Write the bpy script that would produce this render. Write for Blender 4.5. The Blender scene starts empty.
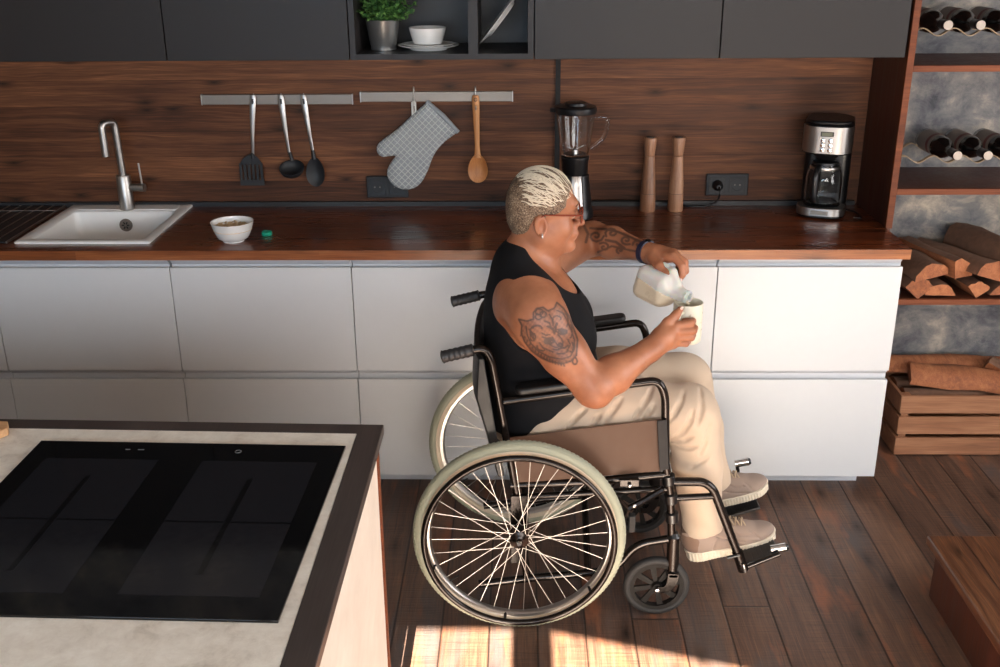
import bpy, math, random
import numpy as np
from mathutils import Vector, Matrix, Euler
R = math.radians
PI = math.pi
sc = bpy.context.scene
col = sc.collection
rnd = random.Random(7)

# ------------------------------------------------------------------ mesh builder
class MB:
    def __init__(s, xf=None):
        s.v = []; s.f = []; s.xf = xf
    def add(s, vs, fs):
        b = len(s.v)
        if s.xf is not None:
            vs = [s.xf @ Vector(p) for p in vs]
        s.v += [tuple(p) for p in vs]
        s.f += [tuple(i + b for i in f) for f in fs]
        return s
    def box(s, x0, x1, y0, y1, z0, z1):
        if x0 > x1: x0, x1 = x1, x0
        if y0 > y1: y0, y1 = y1, y0
        if z0 > z1: z0, z1 = z1, z0
        return s.add([(x0,y0,z0),(x1,y0,z0),(x1,y1,z0),(x0,y1,z0),(x0,y0,z1),(x1,y0,z1),(x1,y1,z1),(x0,y1,z1)],
                     [(0,3,2,1),(4,5,6,7),(0,1,5,4),(1,2,6,5),(2,3,7,6),(3,0,4,7)])
    def tube(s, path, r, n=10, closed=False, caps=True):
        P = [Vector(p) for p in path]; m = len(P)
        rs = r if isinstance(r, (list, tuple)) else [r]*m
        T = []
        for i in range(m):
            a = P[(i-1) % m] if (closed or i > 0) else P[i]
            b = P[(i+1) % m] if (closed or i < m-1) else P[i]
            d = b - a
            T.append(d.normalized() if d.length > 1e-9 else Vector((0,0,1)))
        up = Vector((0,0,1)) if abs(T[0].z) < .9 else Vector((1,0,0))
        N = (up - T[0]*up.dot(T[0])).normalized()
        vs = []
        for i in range(m):
            N = (N - T[i]*N.dot(T[i])).normalized()
            B = T[i].cross(N)
            for k in range(n):
                a = 2*PI*k/n
                vs.append(P[i] + (N*math.cos(a) + B*math.sin(a))*rs[i])
        fs = []
        for i in range(m if closed else m-1):
            j = (i+1) % m
            for k in range(n):
                l = (k+1) % n
                fs.append((i*n+k, i*n+l, j*n+l, j*n+k))
        if caps and not closed:
            fs.append(tuple(reversed(range(n)))); fs.append(tuple((m-1)*n+k for k in range(n)))
        return s.add(vs, fs)
    def lathe(s, prof, c=(0,0,0), axis='z', n=32, a0=0, a1=2*PI):
        full = abs(a1-a0-2*PI) < 1e-6
        k = n if full else n+1
        vs = []
        for (r, z) in prof:
            for i in range(k):
                a = a0 + (a1-a0)*i/n
                p = (r*math.cos(a), r*math.sin(a), z)
                if axis == 'y': p = (p[0], z, p[1])
                if axis == 'x': p = (z, p[0], p[1])
                vs.append((p[0]+c[0], p[1]+c[1], p[2]+c[2]))
        fs = []
        for j in range(len(prof)-1):
            for i in range(n):
                l = (i+1) % k
                q = (j*k+i, j*k+l, (j+1)*k+l, (j+1)*k+i)
                fs.append(q if axis == 'z' or axis == 'x' else tuple(reversed(q)))
        return s.add(vs, fs)
    def prism(s, poly, a, b, axis='y'):
        # poly in the two other axes: axis y -> (x,z), axis z -> (x,y), axis x -> (y,z)
        n = len(poly)
        def mk(p, t):
            return {'y': (p[0], t, p[1]), 'z': (p[0], p[1], t), 'x': (t, p[0], p[1])}[axis]
        vs = [mk(p, a) for p in poly] + [mk(p, b) for p in poly]
        fs = [tuple(range(n)), tuple(reversed(range(n, 2*n)))]
        for i in range(n):
            j = (i+1) % n
            fs.append((i, i+n, j+n, j))
        return s.add(vs, fs)
    def ell(s, c, r, nu=20, nv=12, M=None):
        vs = []; fs = []
        for j in range(nv+1):
            t = PI*j/nv
            for i in range(nu):
                a = 2*PI*i/nu
                p = Vector((r[0]*math.sin(t)*math.cos(a), r[1]*math.sin(t)*math.sin(a), r[2]*math.cos(t)))
                if M is not None: p = M @ p
                vs.append(p + Vector(c))
        for j in range(nv):
            for i in range(nu):
                l = (i+1) % nu
                fs.append((j*nu+i, (j+1)*nu+i, (j+1)*nu+l, j*nu+l))
        return s.add(vs, fs)
    def torus(s, c, Rr, r, axis='y', n=64, m=10, ry=None):
        path = []
        vs = []; fs = []
        for i in range(n):
            a = 2*PI*i/n
            for k in range(m):
                b = 2*PI*k/m
                q = (Rr + r*math.cos(b)); w = (ry or r)*math.sin(b)
                p = (q*math.cos(a), q*math.sin(a), w)
                if axis == 'y': p = (p[0], p[2], p[1])
                if axis == 'x': p = (p[2], p[0], p[1])
                vs.append((p[0]+c[0], p[1]+c[1], p[2]+c[2]))
        for i in range(n):
            for k in range(m):
                j = (i+1) % n; l = (k+1) % m
                fs.append((i*m+k, j*m+k, j*m+l, i*m+l))
        return s.add(vs, fs)

def bez(pts, r=.03, n=6):
    """polyline with rounded corners"""
    P = [Vector(p) for p in pts]; out = [P[0]]
    for i in range(1, len(P)-1):
        a = P[i-1]-P[i]; b = P[i+1]-P[i]
        rr = min(r, a.length*.49, b.length*.49)
        A = P[i]+a.normalized()*rr; B = P[i]+b.normalized()*rr
        for k in range(n+1):
            t = k/n
            out.append(A*(1-t)**2 + P[i]*2*t*(1-t) + B*t*t)
    out.append(P[-1])
    return out

def wloc(o):
    v = Vector((0,0,0))
    while o is not None:
        v += o.location; o = o.parent
    return v

def mesh_obj(name, V, F, mat, parent=None, origin=None, bevel=0, sharp=38, seg=2, subs=0, flip=True):
    """V and F in world coordinates. Top-level meshes get their origin at the base."""
    V = np.asarray(V, dtype=np.float64)
    if parent is not None:
        off = np.array(wloc(parent)); loc = (0,0,0)
        if origin is not None:
            loc = tuple(np.array(origin) - off); off = np.array(origin)
    elif origin is not None:
        off = np.array(origin, float); loc = tuple(off)
    else:
        lo = V.min(0); hi = V.max(0)
        off = np.array([(lo[0]+hi[0])/2, (lo[1]+hi[1])/2, lo[2]]); loc = tuple(off)
    me = bpy.data.meshes.new(name)
    me.from_pydata((V-off).tolist(), [], F)
    if flip:
        import bmesh
        bm = bmesh.new(); bm.from_mesh(me)
        bmesh.ops.remove_doubles(bm, verts=bm.verts, dist=1e-6)
        bmesh.ops.recalc_face_normals(bm, faces=bm.faces)
        bm.to_mesh(me); bm.free()
    me.shade_smooth()
    if sharp: me.set_sharp_from_angle(angle=R(sharp))
    if mat is not None:
        for m in (mat if isinstance(mat, list) else [mat]): me.materials.append(m)
    o = bpy.data.objects.new(name, me); col.objects.link(o)
    o.location = loc
    if parent is not None: o.parent = parent
    if bevel:
        b = o.modifiers.new('bevel', 'BEVEL'); b.width = bevel; b.segments = seg; b.limit_method = 'ANGLE'; b.angle_limit = R(40)
        b.harden_normals = False
    if subs:
        m = o.modifiers.new('sub', 'SUBSURF'); m.levels = subs; m.render_levels = subs
    return o
def ob(name, mb, mat, parent=None, **k):
    return mesh_obj(name, mb.v, mb.f, mat, parent, **k)
def tag(o, label=None, cat=None, group=None, kind=None):
    if label: o['label'] = label
    if cat: o['category'] = cat
    if group: o['group'] = group
    if kind: o['kind'] = kind
    return o
def thing(name, label, cat, loc, group=None, rotz=0):
    o = bpy.data.objects.new(name, None); col.objects.link(o)
    o.empty_display_size = .05
    o.location = loc; o.rotation_euler = (0,0,rotz)
    return tag(o, label, cat, group)
def struct(name, mb, mat, **k):
    o = ob(name, mb, mat, origin=k.pop('origin', (0,0,0)), **k)
    o['kind'] = 'structure'
    return o
def copy_tree(o, parent=None):
    c = o.copy(); col.objects.link(c)
    if parent is not None: c.parent = parent
    for ch in list(o.children): copy_tree(ch, c)
    return c

# ------------------------------------------------------------------ materials
def srgb(r, g, b):
    f = lambda c: (c/255/12.92) if c/255 <= .04045 else ((c/255+.055)/1.055)**2.4
    return (f(r), f(g), f(b), 1)
class NT:
    def __init__(s, name):
        s.m = bpy.data.materials.new(name); s.m.use_nodes = True
        s.t = s.m.node_tree; s.t.nodes.clear()
        s.out = s.t.nodes.new('ShaderNodeOutputMaterial')
        s.b = s.n('ShaderNodeBsdfPrincipled'); s.l(s.b.outputs[0], s.out.inputs[0])
    def n(s, ty, **k):
        x = s.t.nodes.new(ty)
        for a, v in k.items(): setattr(x, a, v)
        return x
    def l(s, a, b): s.t.links.new(a, b)
    def set(s, sock, v):
        if hasattr(v, 'links') or hasattr(v, 'is_linked'): s.l(v, sock)
        else: sock.default_value = v
    def math(s, op, a, b=0, c=None, clamp=False):
        x = s.n('ShaderNodeMath', operation=op); x.use_clamp = clamp
        s.set(x.inputs[0], a); s.set(x.inputs[1], b)
        if c is not None: s.set(x.inputs[2], c)
        return x.outputs[0]
    def mix(s, f, a, b, blend='MIX'):
        x = s.n('ShaderNodeMix', data_type='RGBA', blend_type=blend)
        s.set(x.inputs[0], f); s.set(x.inputs[6], a); s.set(x.inputs[7], b)
        return x.outputs[2]
    def coord(s, which='Object'):
        return s.n('ShaderNodeTexCoord').outputs[which]
    def mapping(s, v, scale=(1,1,1), loc=(0,0,0), rot=(0,0,0)):
        x = s.n('ShaderNodeMapping'); s.l(v, x.inputs[0])
        s.set(x.inputs['Scale'], scale); s.set(x.inputs['Location'], loc); s.set(x.inputs['Rotation'], rot)
        return x.outputs[0]
    def noise(s, v, scale=5, detail=3, rough=.5, dist=0):
        x = s.n('ShaderNodeTexNoise'); s.l(v, x.inputs['Vector'])
        x.inputs['Scale'].default_value = scale; x.inputs['Detail'].default_value = detail
        x.inputs['Roughness'].default_value = rough; x.inputs['Distortion'].default_value = dist
        return x.outputs['Fac']
    def ramp(s, f, stops):
        x = s.n('ShaderNodeValToRGB'); s.l(f, x.inputs[0])
        e = x.color_ramp.elements
        while len(e) < len(stops): e.new(.5)
        for i, (p, c) in enumerate(stops):
            e[i].position = p; e[i].color = c if len(c) == 4 else (*c, 1)
        return x.outputs[0]
    def val(s, f, a, b, c=0, d=1):
        x = s.n('ShaderNodeMapRange'); s.l(f, x.inputs[0])
        for i, q in enumerate((a, b, c, d)): x.inputs[i+1].default_value = q
        return x.outputs[0]
    def xyz(s, v):
        x = s.n('ShaderNodeSeparateXYZ'); s.l(v, x.inputs[0]); return x.outputs
    def comb(s, x, y, z):
        c = s.n('ShaderNodeCombineXYZ')
        for i, q in enumerate((x, y, z)): s.set(c.inputs[i], q)
        return c.outputs[0]
    def bump(s, h, strength=.2, dist=.01):
        x = s.n('ShaderNodeBump'); x.inputs['Strength'].default_value = strength; x.inputs['Distance'].default_value = dist
        s.l(h, x.inputs['Height']); s.l(x.outputs[0], s.b.inputs['Normal'])
    def P(s, **k):
        for a, v in k.items(): s.set(s.b.inputs[a.replace('_', ' ')], v)
        return s
def simple(name, c, rough=.5, metal=0, var=0, vs=20, **k):
    t = NT(name)
    if var:
        f = t.noise(t.coord(), vs, 4, .6)
        a = tuple(max(0, x*(1-var)) for x in c[:3])+(1,); b = tuple(min(1, x*(1+var)) for x in c[:3])+(1,)
        t.P(Base_Color=t.mix(f, a, b))
    else:
        f = t.noise(t.coord(), 35, 3, .5)
        a = tuple(x*.97 for x in c[:3])+(1,)
        t.P(Base_Color=t.mix(f, a, c))
    g = t.noise(t.coord(), 60, 3, .5)
    t.P(Roughness=t.val(g, .3, .7, max(0.02, rough-.04), min(1, rough+.04)), Metallic=metal)
    for a, v in k.items(): t.P(**{a: v})
    return t.m

def wood(name, along, across, pw, stops, rough=.45, dark_seam=.5, knots=0, stain=None, seam=.004, phase=0, grain=1.0, bump=.25, coat=0, tint=.25, length=None, seed=0, spec=.5, sawn=False):
    """plank wood: along/across are axis indices, pw plank width (0 = one board)"""
    t = NT(name)
    c = t.xyz(t.coord())
    A = c[along]; C = c[across]; D = c[3-along-across]
    if pw:
        q = t.math('DIVIDE', t.math('SUBTRACT', C, phase), pw)
        idx = t.math('FLOOR', q); fr = t.math('FRACT', q)
    else:
        idx = t.n('ShaderNodeObjectInfo').outputs['Random']; idx = t.math('MULTIPLY', idx, 37); fr = None
    w = t.n('ShaderNodeTexWhiteNoise', noise_dimensions='1D'); t.l(t.math('ADD', idx, seed+.37), w.inputs['W'])
    rv = w.outputs['Value']
    A2 = t.math('ADD', A, t.math('MULTIPLY', rv, 13.7))
    if length:
        q2 = t.math('DIVIDE', A2, length); i2 = t.math('FLOOR', q2)
        w2 = t.n('ShaderNodeTexWhiteNoise', noise_dimensions='2D'); t.l(t.comb(i2, idx, 0), w2.inputs['Vector'])
        rv2 = w2.outputs['Value']; fr2 = t.math('FRACT', q2)
    else: rv2 = rv
    v = t.comb(A2, t.math('ADD', C, t.math('MULTIPLY', rv, 3.1)), t.math('ADD', D, t.math('MULTIPLY', rv2, 5.)))
    # slow warp of the grain
    wp = t.noise(t.mapping(v, (2.2, 9, 9)), 1, 2, .5)
    Cw = t.math('ADD', t.xyz(v)[1], t.math('MULTIPLY', wp, .035*grain))
    kd = None
    if knots:
        vo = t.n('ShaderNodeTexVoronoi', feature='F1', voronoi_dimensions='2D'); t.l(t.mapping(v, (2.4*knots, 6.5*knots, 1)), vo.inputs['Vector']); vo.inputs['Scale'].default_value = 1
        kd = t.val(vo.outputs['Distance'], .0, .22, 1, 0)
        kd = t.math('POWER', kd, 2.)
        Cw = t.math('ADD', Cw, t.math('MULTIPLY', kd, .012))
    gv = t.comb(t.math('MULTIPLY', t.xyz(v)[0], 2.0), t.math('MULTIPLY', Cw, 60*grain), t.math('MULTIPLY', t.xyz(v)[2], 60*grain))
    g1 = t.noise(gv, 1, 4, .65, .6)
    gv2 = t.comb(t.math('MULTIPLY', t.xyz(v)[0], 9.0), t.math('MULTIPLY', Cw, 380), t.math('MULTIPLY', t.xyz(v)[2], 380))
    g2 = t.noise(gv2, 1, 2, .6)
    g3 = t.noise(t.mapping(v, (1.6, 5, 5)), 1, 3, .6)
    f = t.math('ADD', t.math('MULTIPLY', g1, .42), t.math('ADD', t.math('MULTIPLY', g2, .26), t.math('MULTIPLY', g3, .32)))
    f = t.math('ADD', t.val(f, .33, .67, 0, 1), t.math('MULTIPLY', t.math('SUBTRACT', rv2, .5), tint))
    base = t.ramp(f, stops)
    if stain:
        s1 = t.noise(t.mapping(v, (1.1, 4, 1)), 1.7, 4, .6, .5)
        base = t.mix(t.val(s1, .54, .68, 0, .75), base, stain[0])
        s2 = t.noise(t.mapping(v, (1.3, 6, 1), (5, 3, 0)), 2.1, 4, .6, .3)
        base = t.mix(t.val(s2, .56, .72, 0, .8), base, stain[1])
    if kd is not None:
        base = t.mix(t.math('MULTIPLY', kd, .9, clamp=True), base, tuple(x*.12 for x in stops[0][1][:3])+(1,))
    h = t.math('MULTIPLY', f, .3)
    if sawn:
        sw = t.noise(t.comb(t.math('MULTIPLY', A, 210), t.math('MULTIPLY', C, 7), 0), 1, 3, .6)
        base = t.mix(t.val(sw, .5, .72, 0, .45), base, tuple(x*.35 for x in stops[1][1][:3])+(1,))
        base = t.mix(t.val(sw, .28, .42, .22, 0), base, srgb(150,112,88))
        h = t.math('SUBTRACT', h, t.math('MULTIPLY', t.val(sw, .5, .7), .3))
    if pw:
        e = t.math('MINIMUM', fr, t.math('SUBTRACT', 1, fr))
        sm = t.val(e, 0, seam/pw, 1, 0)
        if length:
            e2 = t.math('MINIMUM', fr2, t.math('SUBTRACT', 1, fr2))
            sm = t.math('MAXIMUM', sm, t.val(e2, 0, seam/length, 1, 0))
        base = t.mix(t.math('MULTIPLY', sm, dark_seam), base, tuple(x*.1 for x in stops[0][1][:3])+(1,))
        h = t.math('SUBTRACT', h, t.math('MULTIPLY', sm, dark_seam))
    t.P(Base_Color=base, Roughness=t.val(g1, .3, .7, rough-.07, rough+.07), Coat_Weight=coat, Coat_Roughness=.12, Specular_IOR_Level=spec)
    t.bump(h, bump, .004)
    return t.m

M = {}
M['splash'] = wood('stained backsplash planks', 0, 2, .093, [(0, srgb(48,26,15)), (.4, srgb(84,50,31)), (.75, srgb(114,72,46)), (1, srgb(150,100,66))], .56, .5, 1.15, seam=.0018, phase=.9, tint=.5, grain=1.0, seed=3, spec=.25)
M['top'] = wood('oiled worktop wood', 0, 1, .11, [(0, srgb(40,18,9)), (.5, srgb(84,38,18)), (1, srgb(130,66,32))], .30, .25, .6, seam=.0012, grain=.7, tint=.35, length=.9, bump=.12, coat=.35)
M['topedge'] = wood('worktop edge wood', 0, 2, .5, [(0, srgb(70,34,16)), (.5, srgb(132,74,38)), (1, srgb(172,110,64))], .35, .2, .8, seam=.001, grain=.6, tint=.4, length=.8, bump=.1)  # same wood as the top; light on the front edge put into its colour
M['floor'] = wood('worn dark floorboards', 1, 0, .1375, [(0, srgb(50,36,30)), (.4, srgb(88,64,52)), (.75, srgb(112,84,67)), (1, srgb(142,105,82))], .46, .95, .9, stain=(srgb(76,73,74), srgb(150,90,58)), seam=.0045, phase=-.046, tint=.25, bump=.4, length=4.3, seed=5, sawn=True)
M['panel'] = wood('dark tall panel wood', 2, 1, 0, [(0, srgb(40,18,12)), (.5, srgb(70,34,22)), (1, srgb(92,48,30))], .45, grain=.7)
M['edge'] = wood('red brown shelf wood', 0, 2, 0, [(0, srgb(70,34,20)), (.5, srgb(104,56,34)), (1, srgb(132,76,48))], .6, grain=.7, spec=.25)
M['step'] = wood('knotty step planks', 1, 0, .125, [(0, srgb(38,22,14)), (.5, srgb(78,46,28)), (1, srgb(132,86,52))], .42, .9, 1.1, seam=.003, phase=.574, tint=.25, coat=.2)
M['crate'] = wood('pale crate slats', 0, 2, 0, [(0, srgb(108,70,48)), (.5, srgb(146,98,68)), (1, srgb(178,128,92))], .6, grain=.8)
M['log'] = wood('split firewood', 1, 0, 0, [(0, srgb(104,58,34)), (.5, srgb(150,90,56)), (1, srgb(184,122,80))], .8, grain=.9, bump=.6)
M['mill'] = wood('turned oak', 2, 0, 0, [(0, srgb(104,70,50)), (.5, srgb(146,106,80)), (1, srgb(174,134,104))], .4, grain=.6)
M['spoon'] = wood('cherry spoon wood', 2, 0, 0, [(0, srgb(150,90,50)), (.5, srgb(190,125,72)), (1, srgb(214,156,100))], .42, grain=.5)
M['board'] = wood('beech board', 0, 1, 0, [(0, srgb(170,125,85)), (.5, srgb(205,160,115)), (1, srgb(222,184,140))], .5, grain=.5)
M['frame_top'] = wood('dark stone edging', 1, 0, 0, [(0, srgb(48,42,40)), (.5, srgb(66,58,55)), (1, srgb(84,74,70))], .35, grain=.3, bump=.05)
M['bark'] = simple('firewood bark', srgb(104,74,56), .9, var=.45, vs=40)
M['white'] = simple('matt white lacquer', srgb(204,206,208), .38)
M['whitein'] = simple('white channel', srgb(196,199,204), .45)
M['black_gap'] = simple('dark shadow gap board', srgb(30,28,27), .8)
M['upper'] = simple('anthracite laminate', srgb(38,35,35), .45, var=.05, vs=60, Specular_IOR_Level=.3)
M['upper_in'] = simple('anthracite inner board', srgb(36,35,37), .5)
M['steel'] = simple('brushed steel', srgb(178,174,170), .36, 1)
M['dsteel'] = simple('dull rail steel', srgb(140,132,124), .5, .9)
M['chrome'] = simple('chrome', srgb(225,225,225), .08, 1)
M['blackp'] = simple('black plastic', srgb(15,15,17), .35)
M['blackm'] = simple('matt black nylon', srgb(30,31,34), .55)
M['frame'] = simple('glossy dark bronze tube', srgb(36,30,27), .18, .6)
M['rubber'] = simple('black rubber', srgb(32,31,31), .7)
M['grip'] = simple('black grip rubber', srgb(40,39,40), .45)
M['tire'] = simple('grey green tyre', srgb(156,158,138), .65, var=.06)
M['tirewall'] = simple('cream tyre wall', srgb(206,190,166), .6)
M['vinyl'] = simple('black seat vinyl', srgb(19,18,18), .5, var=.2)
M['vinylb'] = simple('brown side guard panel', srgb(88,65,51), .5, var=.05, Specular_IOR_Level=.25)  # guard is black vinyl; brown puts the reflected sun into its colour
M['cgrey'] = simple('dark caster wheel plastic', srgb(24,21,19), .6, Specular_IOR_Level=.2)
M['ceramic'] = simple('white glazed ceramic', srgb(232,232,230), .2)
M['sink'] = simple('white composite sink', srgb(236,235,232), .4)
M['mug'] = simple('cream stoneware', srgb(216,210,190), .3, var=.08, vs=60)
M['mugline'] = simple('tan crackle line', srgb(180,160,125), .5)
M['teal'] = simple('teal plastic', srgb(20,150,120), .35)
M['oats'] = simple('oat flakes', srgb(214,186,148), .8, var=.25, vs=200)
M['soil'] = simple('dark soil', srgb(45,34,26), .9)
M['tin'] = simple('galvanised pot metal', srgb(190,190,188), .33, .9)
M['leafa'] = simple('bright green leaf', srgb(96,140,70), .5, var=.4, vs=30)
M['leafb'] = simple('deep green leaf', srgb(50,92,44), .5, var=.3, vs=30)
M['screen'] = simple('grey green display', srgb(110,115,100), .2)
M['bottle'] = simple('dark wine bottle glass', srgb(14,13,12), .08, Coat_Weight=.5)
M['foil'] = simple('black bottle foil', srgb(26,22,24), .35)
M['cork'] = simple('pale bottle top disc', srgb(180,168,156), .6)
M['lab1'] = simple('grey paper label', srgb(120,112,104), .7, var=.15)
M['lab2'] = simple('maroon paper stripe', srgb(90,40,34), .6)
M['wire'] = simple('tan wavy rack strip', srgb(150,128,100), .5, .3)
M['hobb'] = simple('black ceramic glass', srgb(8,8,9), .04)
M['hobz'] = simple('grey cooking zone print', srgb(27,27,31), .1)
M['hobl'] = simple('dark zone mark', srgb(10,10,11), .1)
M['hobg'] = simple('pale printed mark', srgb(120,120,122), .3)
M['dark'] = simple('charcoal bracket', srgb(34,34,36), .5)
M['glassf'] = simple('tortoiseshell acetate', srgb(120,52,34), .25, var=.3, vs=120)
M['band'] = simple('navy silicone band', srgb(36,38,62), .5)
M['bandx'] = simple('tracker screen', srgb(14,14,18), .1)
M['ring'] = simple('white metal earring', srgb(235,232,225), .2, .6)
M['nail'] = simple('pale fingernail', srgb(240,205,190), .35)
M['eye'] = simple('eyeball', srgb(225,215,205), .2)
M['hook'] = M['steel']

def glass(name, tint=(1,1,1,1), rough=0.02):
    t = NT(name)
    f = t.noise(t.coord(), 8, 2, .5)
    t.P(Base_Color=tint, Roughness=t.val(f, .3, .7, rough, rough+.01), Transmission_Weight=1., IOR=1.35)
    return t.m
M['glass'] = glass('clear glass', (.92,.93,.93,1))
M['wglass'] = glass('window glass', (1,1,1,1))

# grey plaster / stone
def plaster(name, stops, sc_=3.5, bump=.6):
    t = NT(name); v = t.coord()
    a = t.noise(t.mapping(v, (1,1,1)), sc_, 8, .65, .6)
    b = t.noise(t.mapping(v, (1,1,1.4), (3,1,7)), sc_*3.2, 8, .7, .4)
    f = t.math('ADD', t.math('MULTIPLY', a, .6), t.math('MULTIPLY', b, .4))
    t.P(Base_Color=t.ramp(t.val(f, .33, .67), stops), Roughness=.8)
    t.bump(b, bump, .01)
    return t.m
M['stone'] = plaster('grey rubbed plaster', [(0, srgb(50,50,56)), (.35, srgb(96,95,98)), (.6, srgb(126,122,118)), (1, srgb(190,174,154))])
M['pale'] = plaster('grey brown plaster', [(0, srgb(110,102,94)), (1, srgb(150,140,128))], 2, .1)
M['ceil'] = plaster('white ceiling paint', [(0, srgb(160,154,146)), (1, srgb(178,172,164))], 2, .05)
M['istone'] = plaster('pale concrete worktop', [(0, srgb(190,180,166)), (.35, srgb(218,210,197)), (.7, srgb(232,226,214)), (1, srgb(240,236,228))], 9, .15)
M['iply'] = plaster('pale plaster side', [(0, srgb(206,198,184)), (1, srgb(226,219,206))], 3, .05)

def quilt():
    t = NT('quilted grey linen'); c = t.xyz(t.coord())
    a = t.math('MULTIPLY', t.math('ADD', c[0], c[2]), 1/.0235); b = t.math('MULTIPLY', t.math('SUBTRACT', c[0], c[2]), 1/.0235)
    da = t.math('ABSOLUTE', t.math('SUBTRACT', t.math('FRACT', a), .5)); db = t.math('ABSOLUTE', t.math('SUBTRACT', t.math('FRACT', b), .5))
    m = t.math('MAXIMUM', da, db)
    line = t.val(m, .38, .46, 0, 1)
    n = t.noise(t.coord(), 300, 3, .6)
    base = t.mix(n, srgb(138,143,146), srgb(166,170,170))
    t.P(Base_Color=t.mix(line, base, srgb(206,208,204)), Roughness=.9)
    t.bump(t.math('ADD', t.math('MULTIPLY', line, -1), t.math('MULTIPLY', n, .15)), .7, .004)
    return t.m
M['quilt'] = quilt()
M['hem'] = simple('grey linen binding', srgb(142,147,150), .9, var=.08, vs=200)
M['loop'] = simple('white cotton loop', srgb(218,218,212), .9)

def skin():
    t = NT('brown skin')
    n = t.noise(t.coord(), 14, 4, .55); n2 = t.noise(t.coord(), 160, 3, .6)
    base = t.mix(t.val(n, .35, .65), srgb(154,98,69), srgb(176,117,85))
    at = t.n('ShaderNodeAttribute', attribute_name='ink')
    base = t.mix(t.math('MULTIPLY', at.outputs['Fac'], .93), base, srgb(58,46,42))
    al = t.n('ShaderNodeAttribute', attribute_name='lip')
    base = t.mix(t.math('MULTIPLY', al.outputs['Fac'], .7), base, srgb(172,88,78))
    t.P(Base_Color=base, Roughness=t.val(n2, .3, .7, .40, .52), Subsurface_Weight=.12, Subsurface_Scale=.01)
    t.b.inputs['Subsurface Radius'].default_value = (1, .35, .2)
    t.bump(n2, .06, .002)
    return t.m
M['skin'] = skin()
def cloth(name, c, rough=.85, weave=900, var=.06, b=.15, sheen=.1):
    t = NT(name); v = t.coord()
    n = t.noise(v, 9, 4, .6); w = t.noise(v, weave, 2, .5)
    a = tuple(x*(1-var) for x in c[:3])+(1,); d = tuple(min(1, x*(1+var)) for x in c[:3])+(1,)
    t.P(Base_Color=t.mix(n, a, d), Roughness=rough, Sheen_Weight=sheen, Specular_IOR_Level=.25)
    t.bump(t.math('ADD', w, t.math('MULTIPLY', n, 2)), b, .002)
    return t.m
M['tank'] = cloth('black cotton jersey', srgb(17,17,20), sheen=0)
M['pants'] = cloth('beige chino cotton', srgb(190,170,149), .8)
M['shoe'] = cloth('taupe knit upper', srgb(146,128,116), .9, 500)
M['shoed'] = cloth('brown suede heel', srgb(124,100,86), .9, 500)
M['sole'] = simple('cream rubber sole', srgb(212,200,180), .6)
M['lace'] = cloth('tan lace', srgb(170,150,125))
def hairm():
    t = NT('bleached cropped hair'); v = t.coord()
    n = t.noise(v, 330, 3, .7, .4); m = t.noise(v, 40, 3, .5)
    f = t.math('ADD', t.math('MULTIPLY', n, .8), t.math('MULTIPLY', m, .2))
    t.P(Base_Color=t.ramp(f, [(.40, srgb(58,40,30)), (.52, srgb(124,100,78)), (.66, srgb(200,182,156))]), Roughness=.55)
    t.bump(n, .8, .004)
    return t.m
M['hair'] = hairm()
M['strand'] = simple('blonde hair strand', srgb(216,204,182), .45, var=.2, vs=90)
M['jugp'] = (lambda t: (t.P(Base_Color=t.mix(t.noise(t.coord(), 30, 2), srgb(236,234,226), srgb(242,240,234)), Roughness=.32, Transmission_Weight=.3, Subsurface_Weight=.3, Subsurface_Scale=.02), t.m)[1])(NT('cloudy white plastic'))
M['milk'] = simple('oat milk', srgb(214,198,172), .3)
W = .594          # back wall plane
ZU = 1.475        # underside of wall cabinets
XR = .60          # right end of the kitchen run
# ------------------------------------------------------------------ room shell
struct('floor', MB().box(-3.6, 2.8, -5.2, W+.1, -.06, 0), M['floor'])
struct('ceiling', MB().box(-3.6, 2.8, -5.2, W+.1, 2.95, 3.05), M['ceil'])
struct('wall_back', MB().box(-3.6, 2.8, W, W+.1, 0, 2.95), M['stone'])
struct('wall_left', MB().box(-3.7, -3.6, -5.2, W+.1, 0, 2.95), M['pale'])
wr = MB()
wr.box(2.8, 2.9, -5.2, -3.2, 0, 2.95).box(2.8, 2.9, -.5, W+.1, 0, 2.95).box(2.8, 2.9, -3.2, -.5, 0, .7).box(2.8, 2.9, -3.2, -.5, 2.4, 2.95)
struct('wall_right', wr, M['pale'])
wf = MB()
Y0, Y1 = -5.2, -5.1
wf.box(-3.6, -2.9, Y0, Y1, 0, 2.95).box(-.640, -.585, Y0, Y1, 0, 2.95).box(1.9, 2.8, Y0, Y1, 0, 2.95)
wf.box(-2.9, 1.9, Y0, Y1, 0, 1.2)
wf.box(-2.9, -.640, Y0, Y1, 2.25, 2.95)
wf.prism([(-.585, 2.250), (1.9, 1.87), (1.9, 2.95), (-.585, 2.95)], Y0, Y1, 'y')  # unseen window head, sloped to give the floor sun patch a diagonal edge
struct('wall_front', wf, M['pale'])
for i, (a, b, top) in enumerate(((-2.9, -.640, 2.25), (-.585, 1.9, 2.24))):
    m = MB()
    m.box(a, a+.03, Y0+.02, Y1-.02, 1.2, top).box(b-.03, b, Y0+.02, Y1-.02, 1.2, top if i == 0 else 1.86).box(a, b, Y0+.02, Y1-.02, 1.2, 1.24)
    struct('window_%d' % (i+1), m, M['white'])
m = MB(); m.box(2.82, 2.88, -3.2, -3.15, .7, 2.4).box(2.82, 2.88, -.55, -.5, .7, 2.4).box(2.82, 2.88, -3.2, -.5, .7, .75).box(2.82, 2.88, -3.2, -.5, 2.35, 2.4).box(2.82, 2.88, -1.88, -1.83, .7, 2.4)
struct('window_3', m, M['white'])  # unseen side window, added to bring light onto the face
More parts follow.
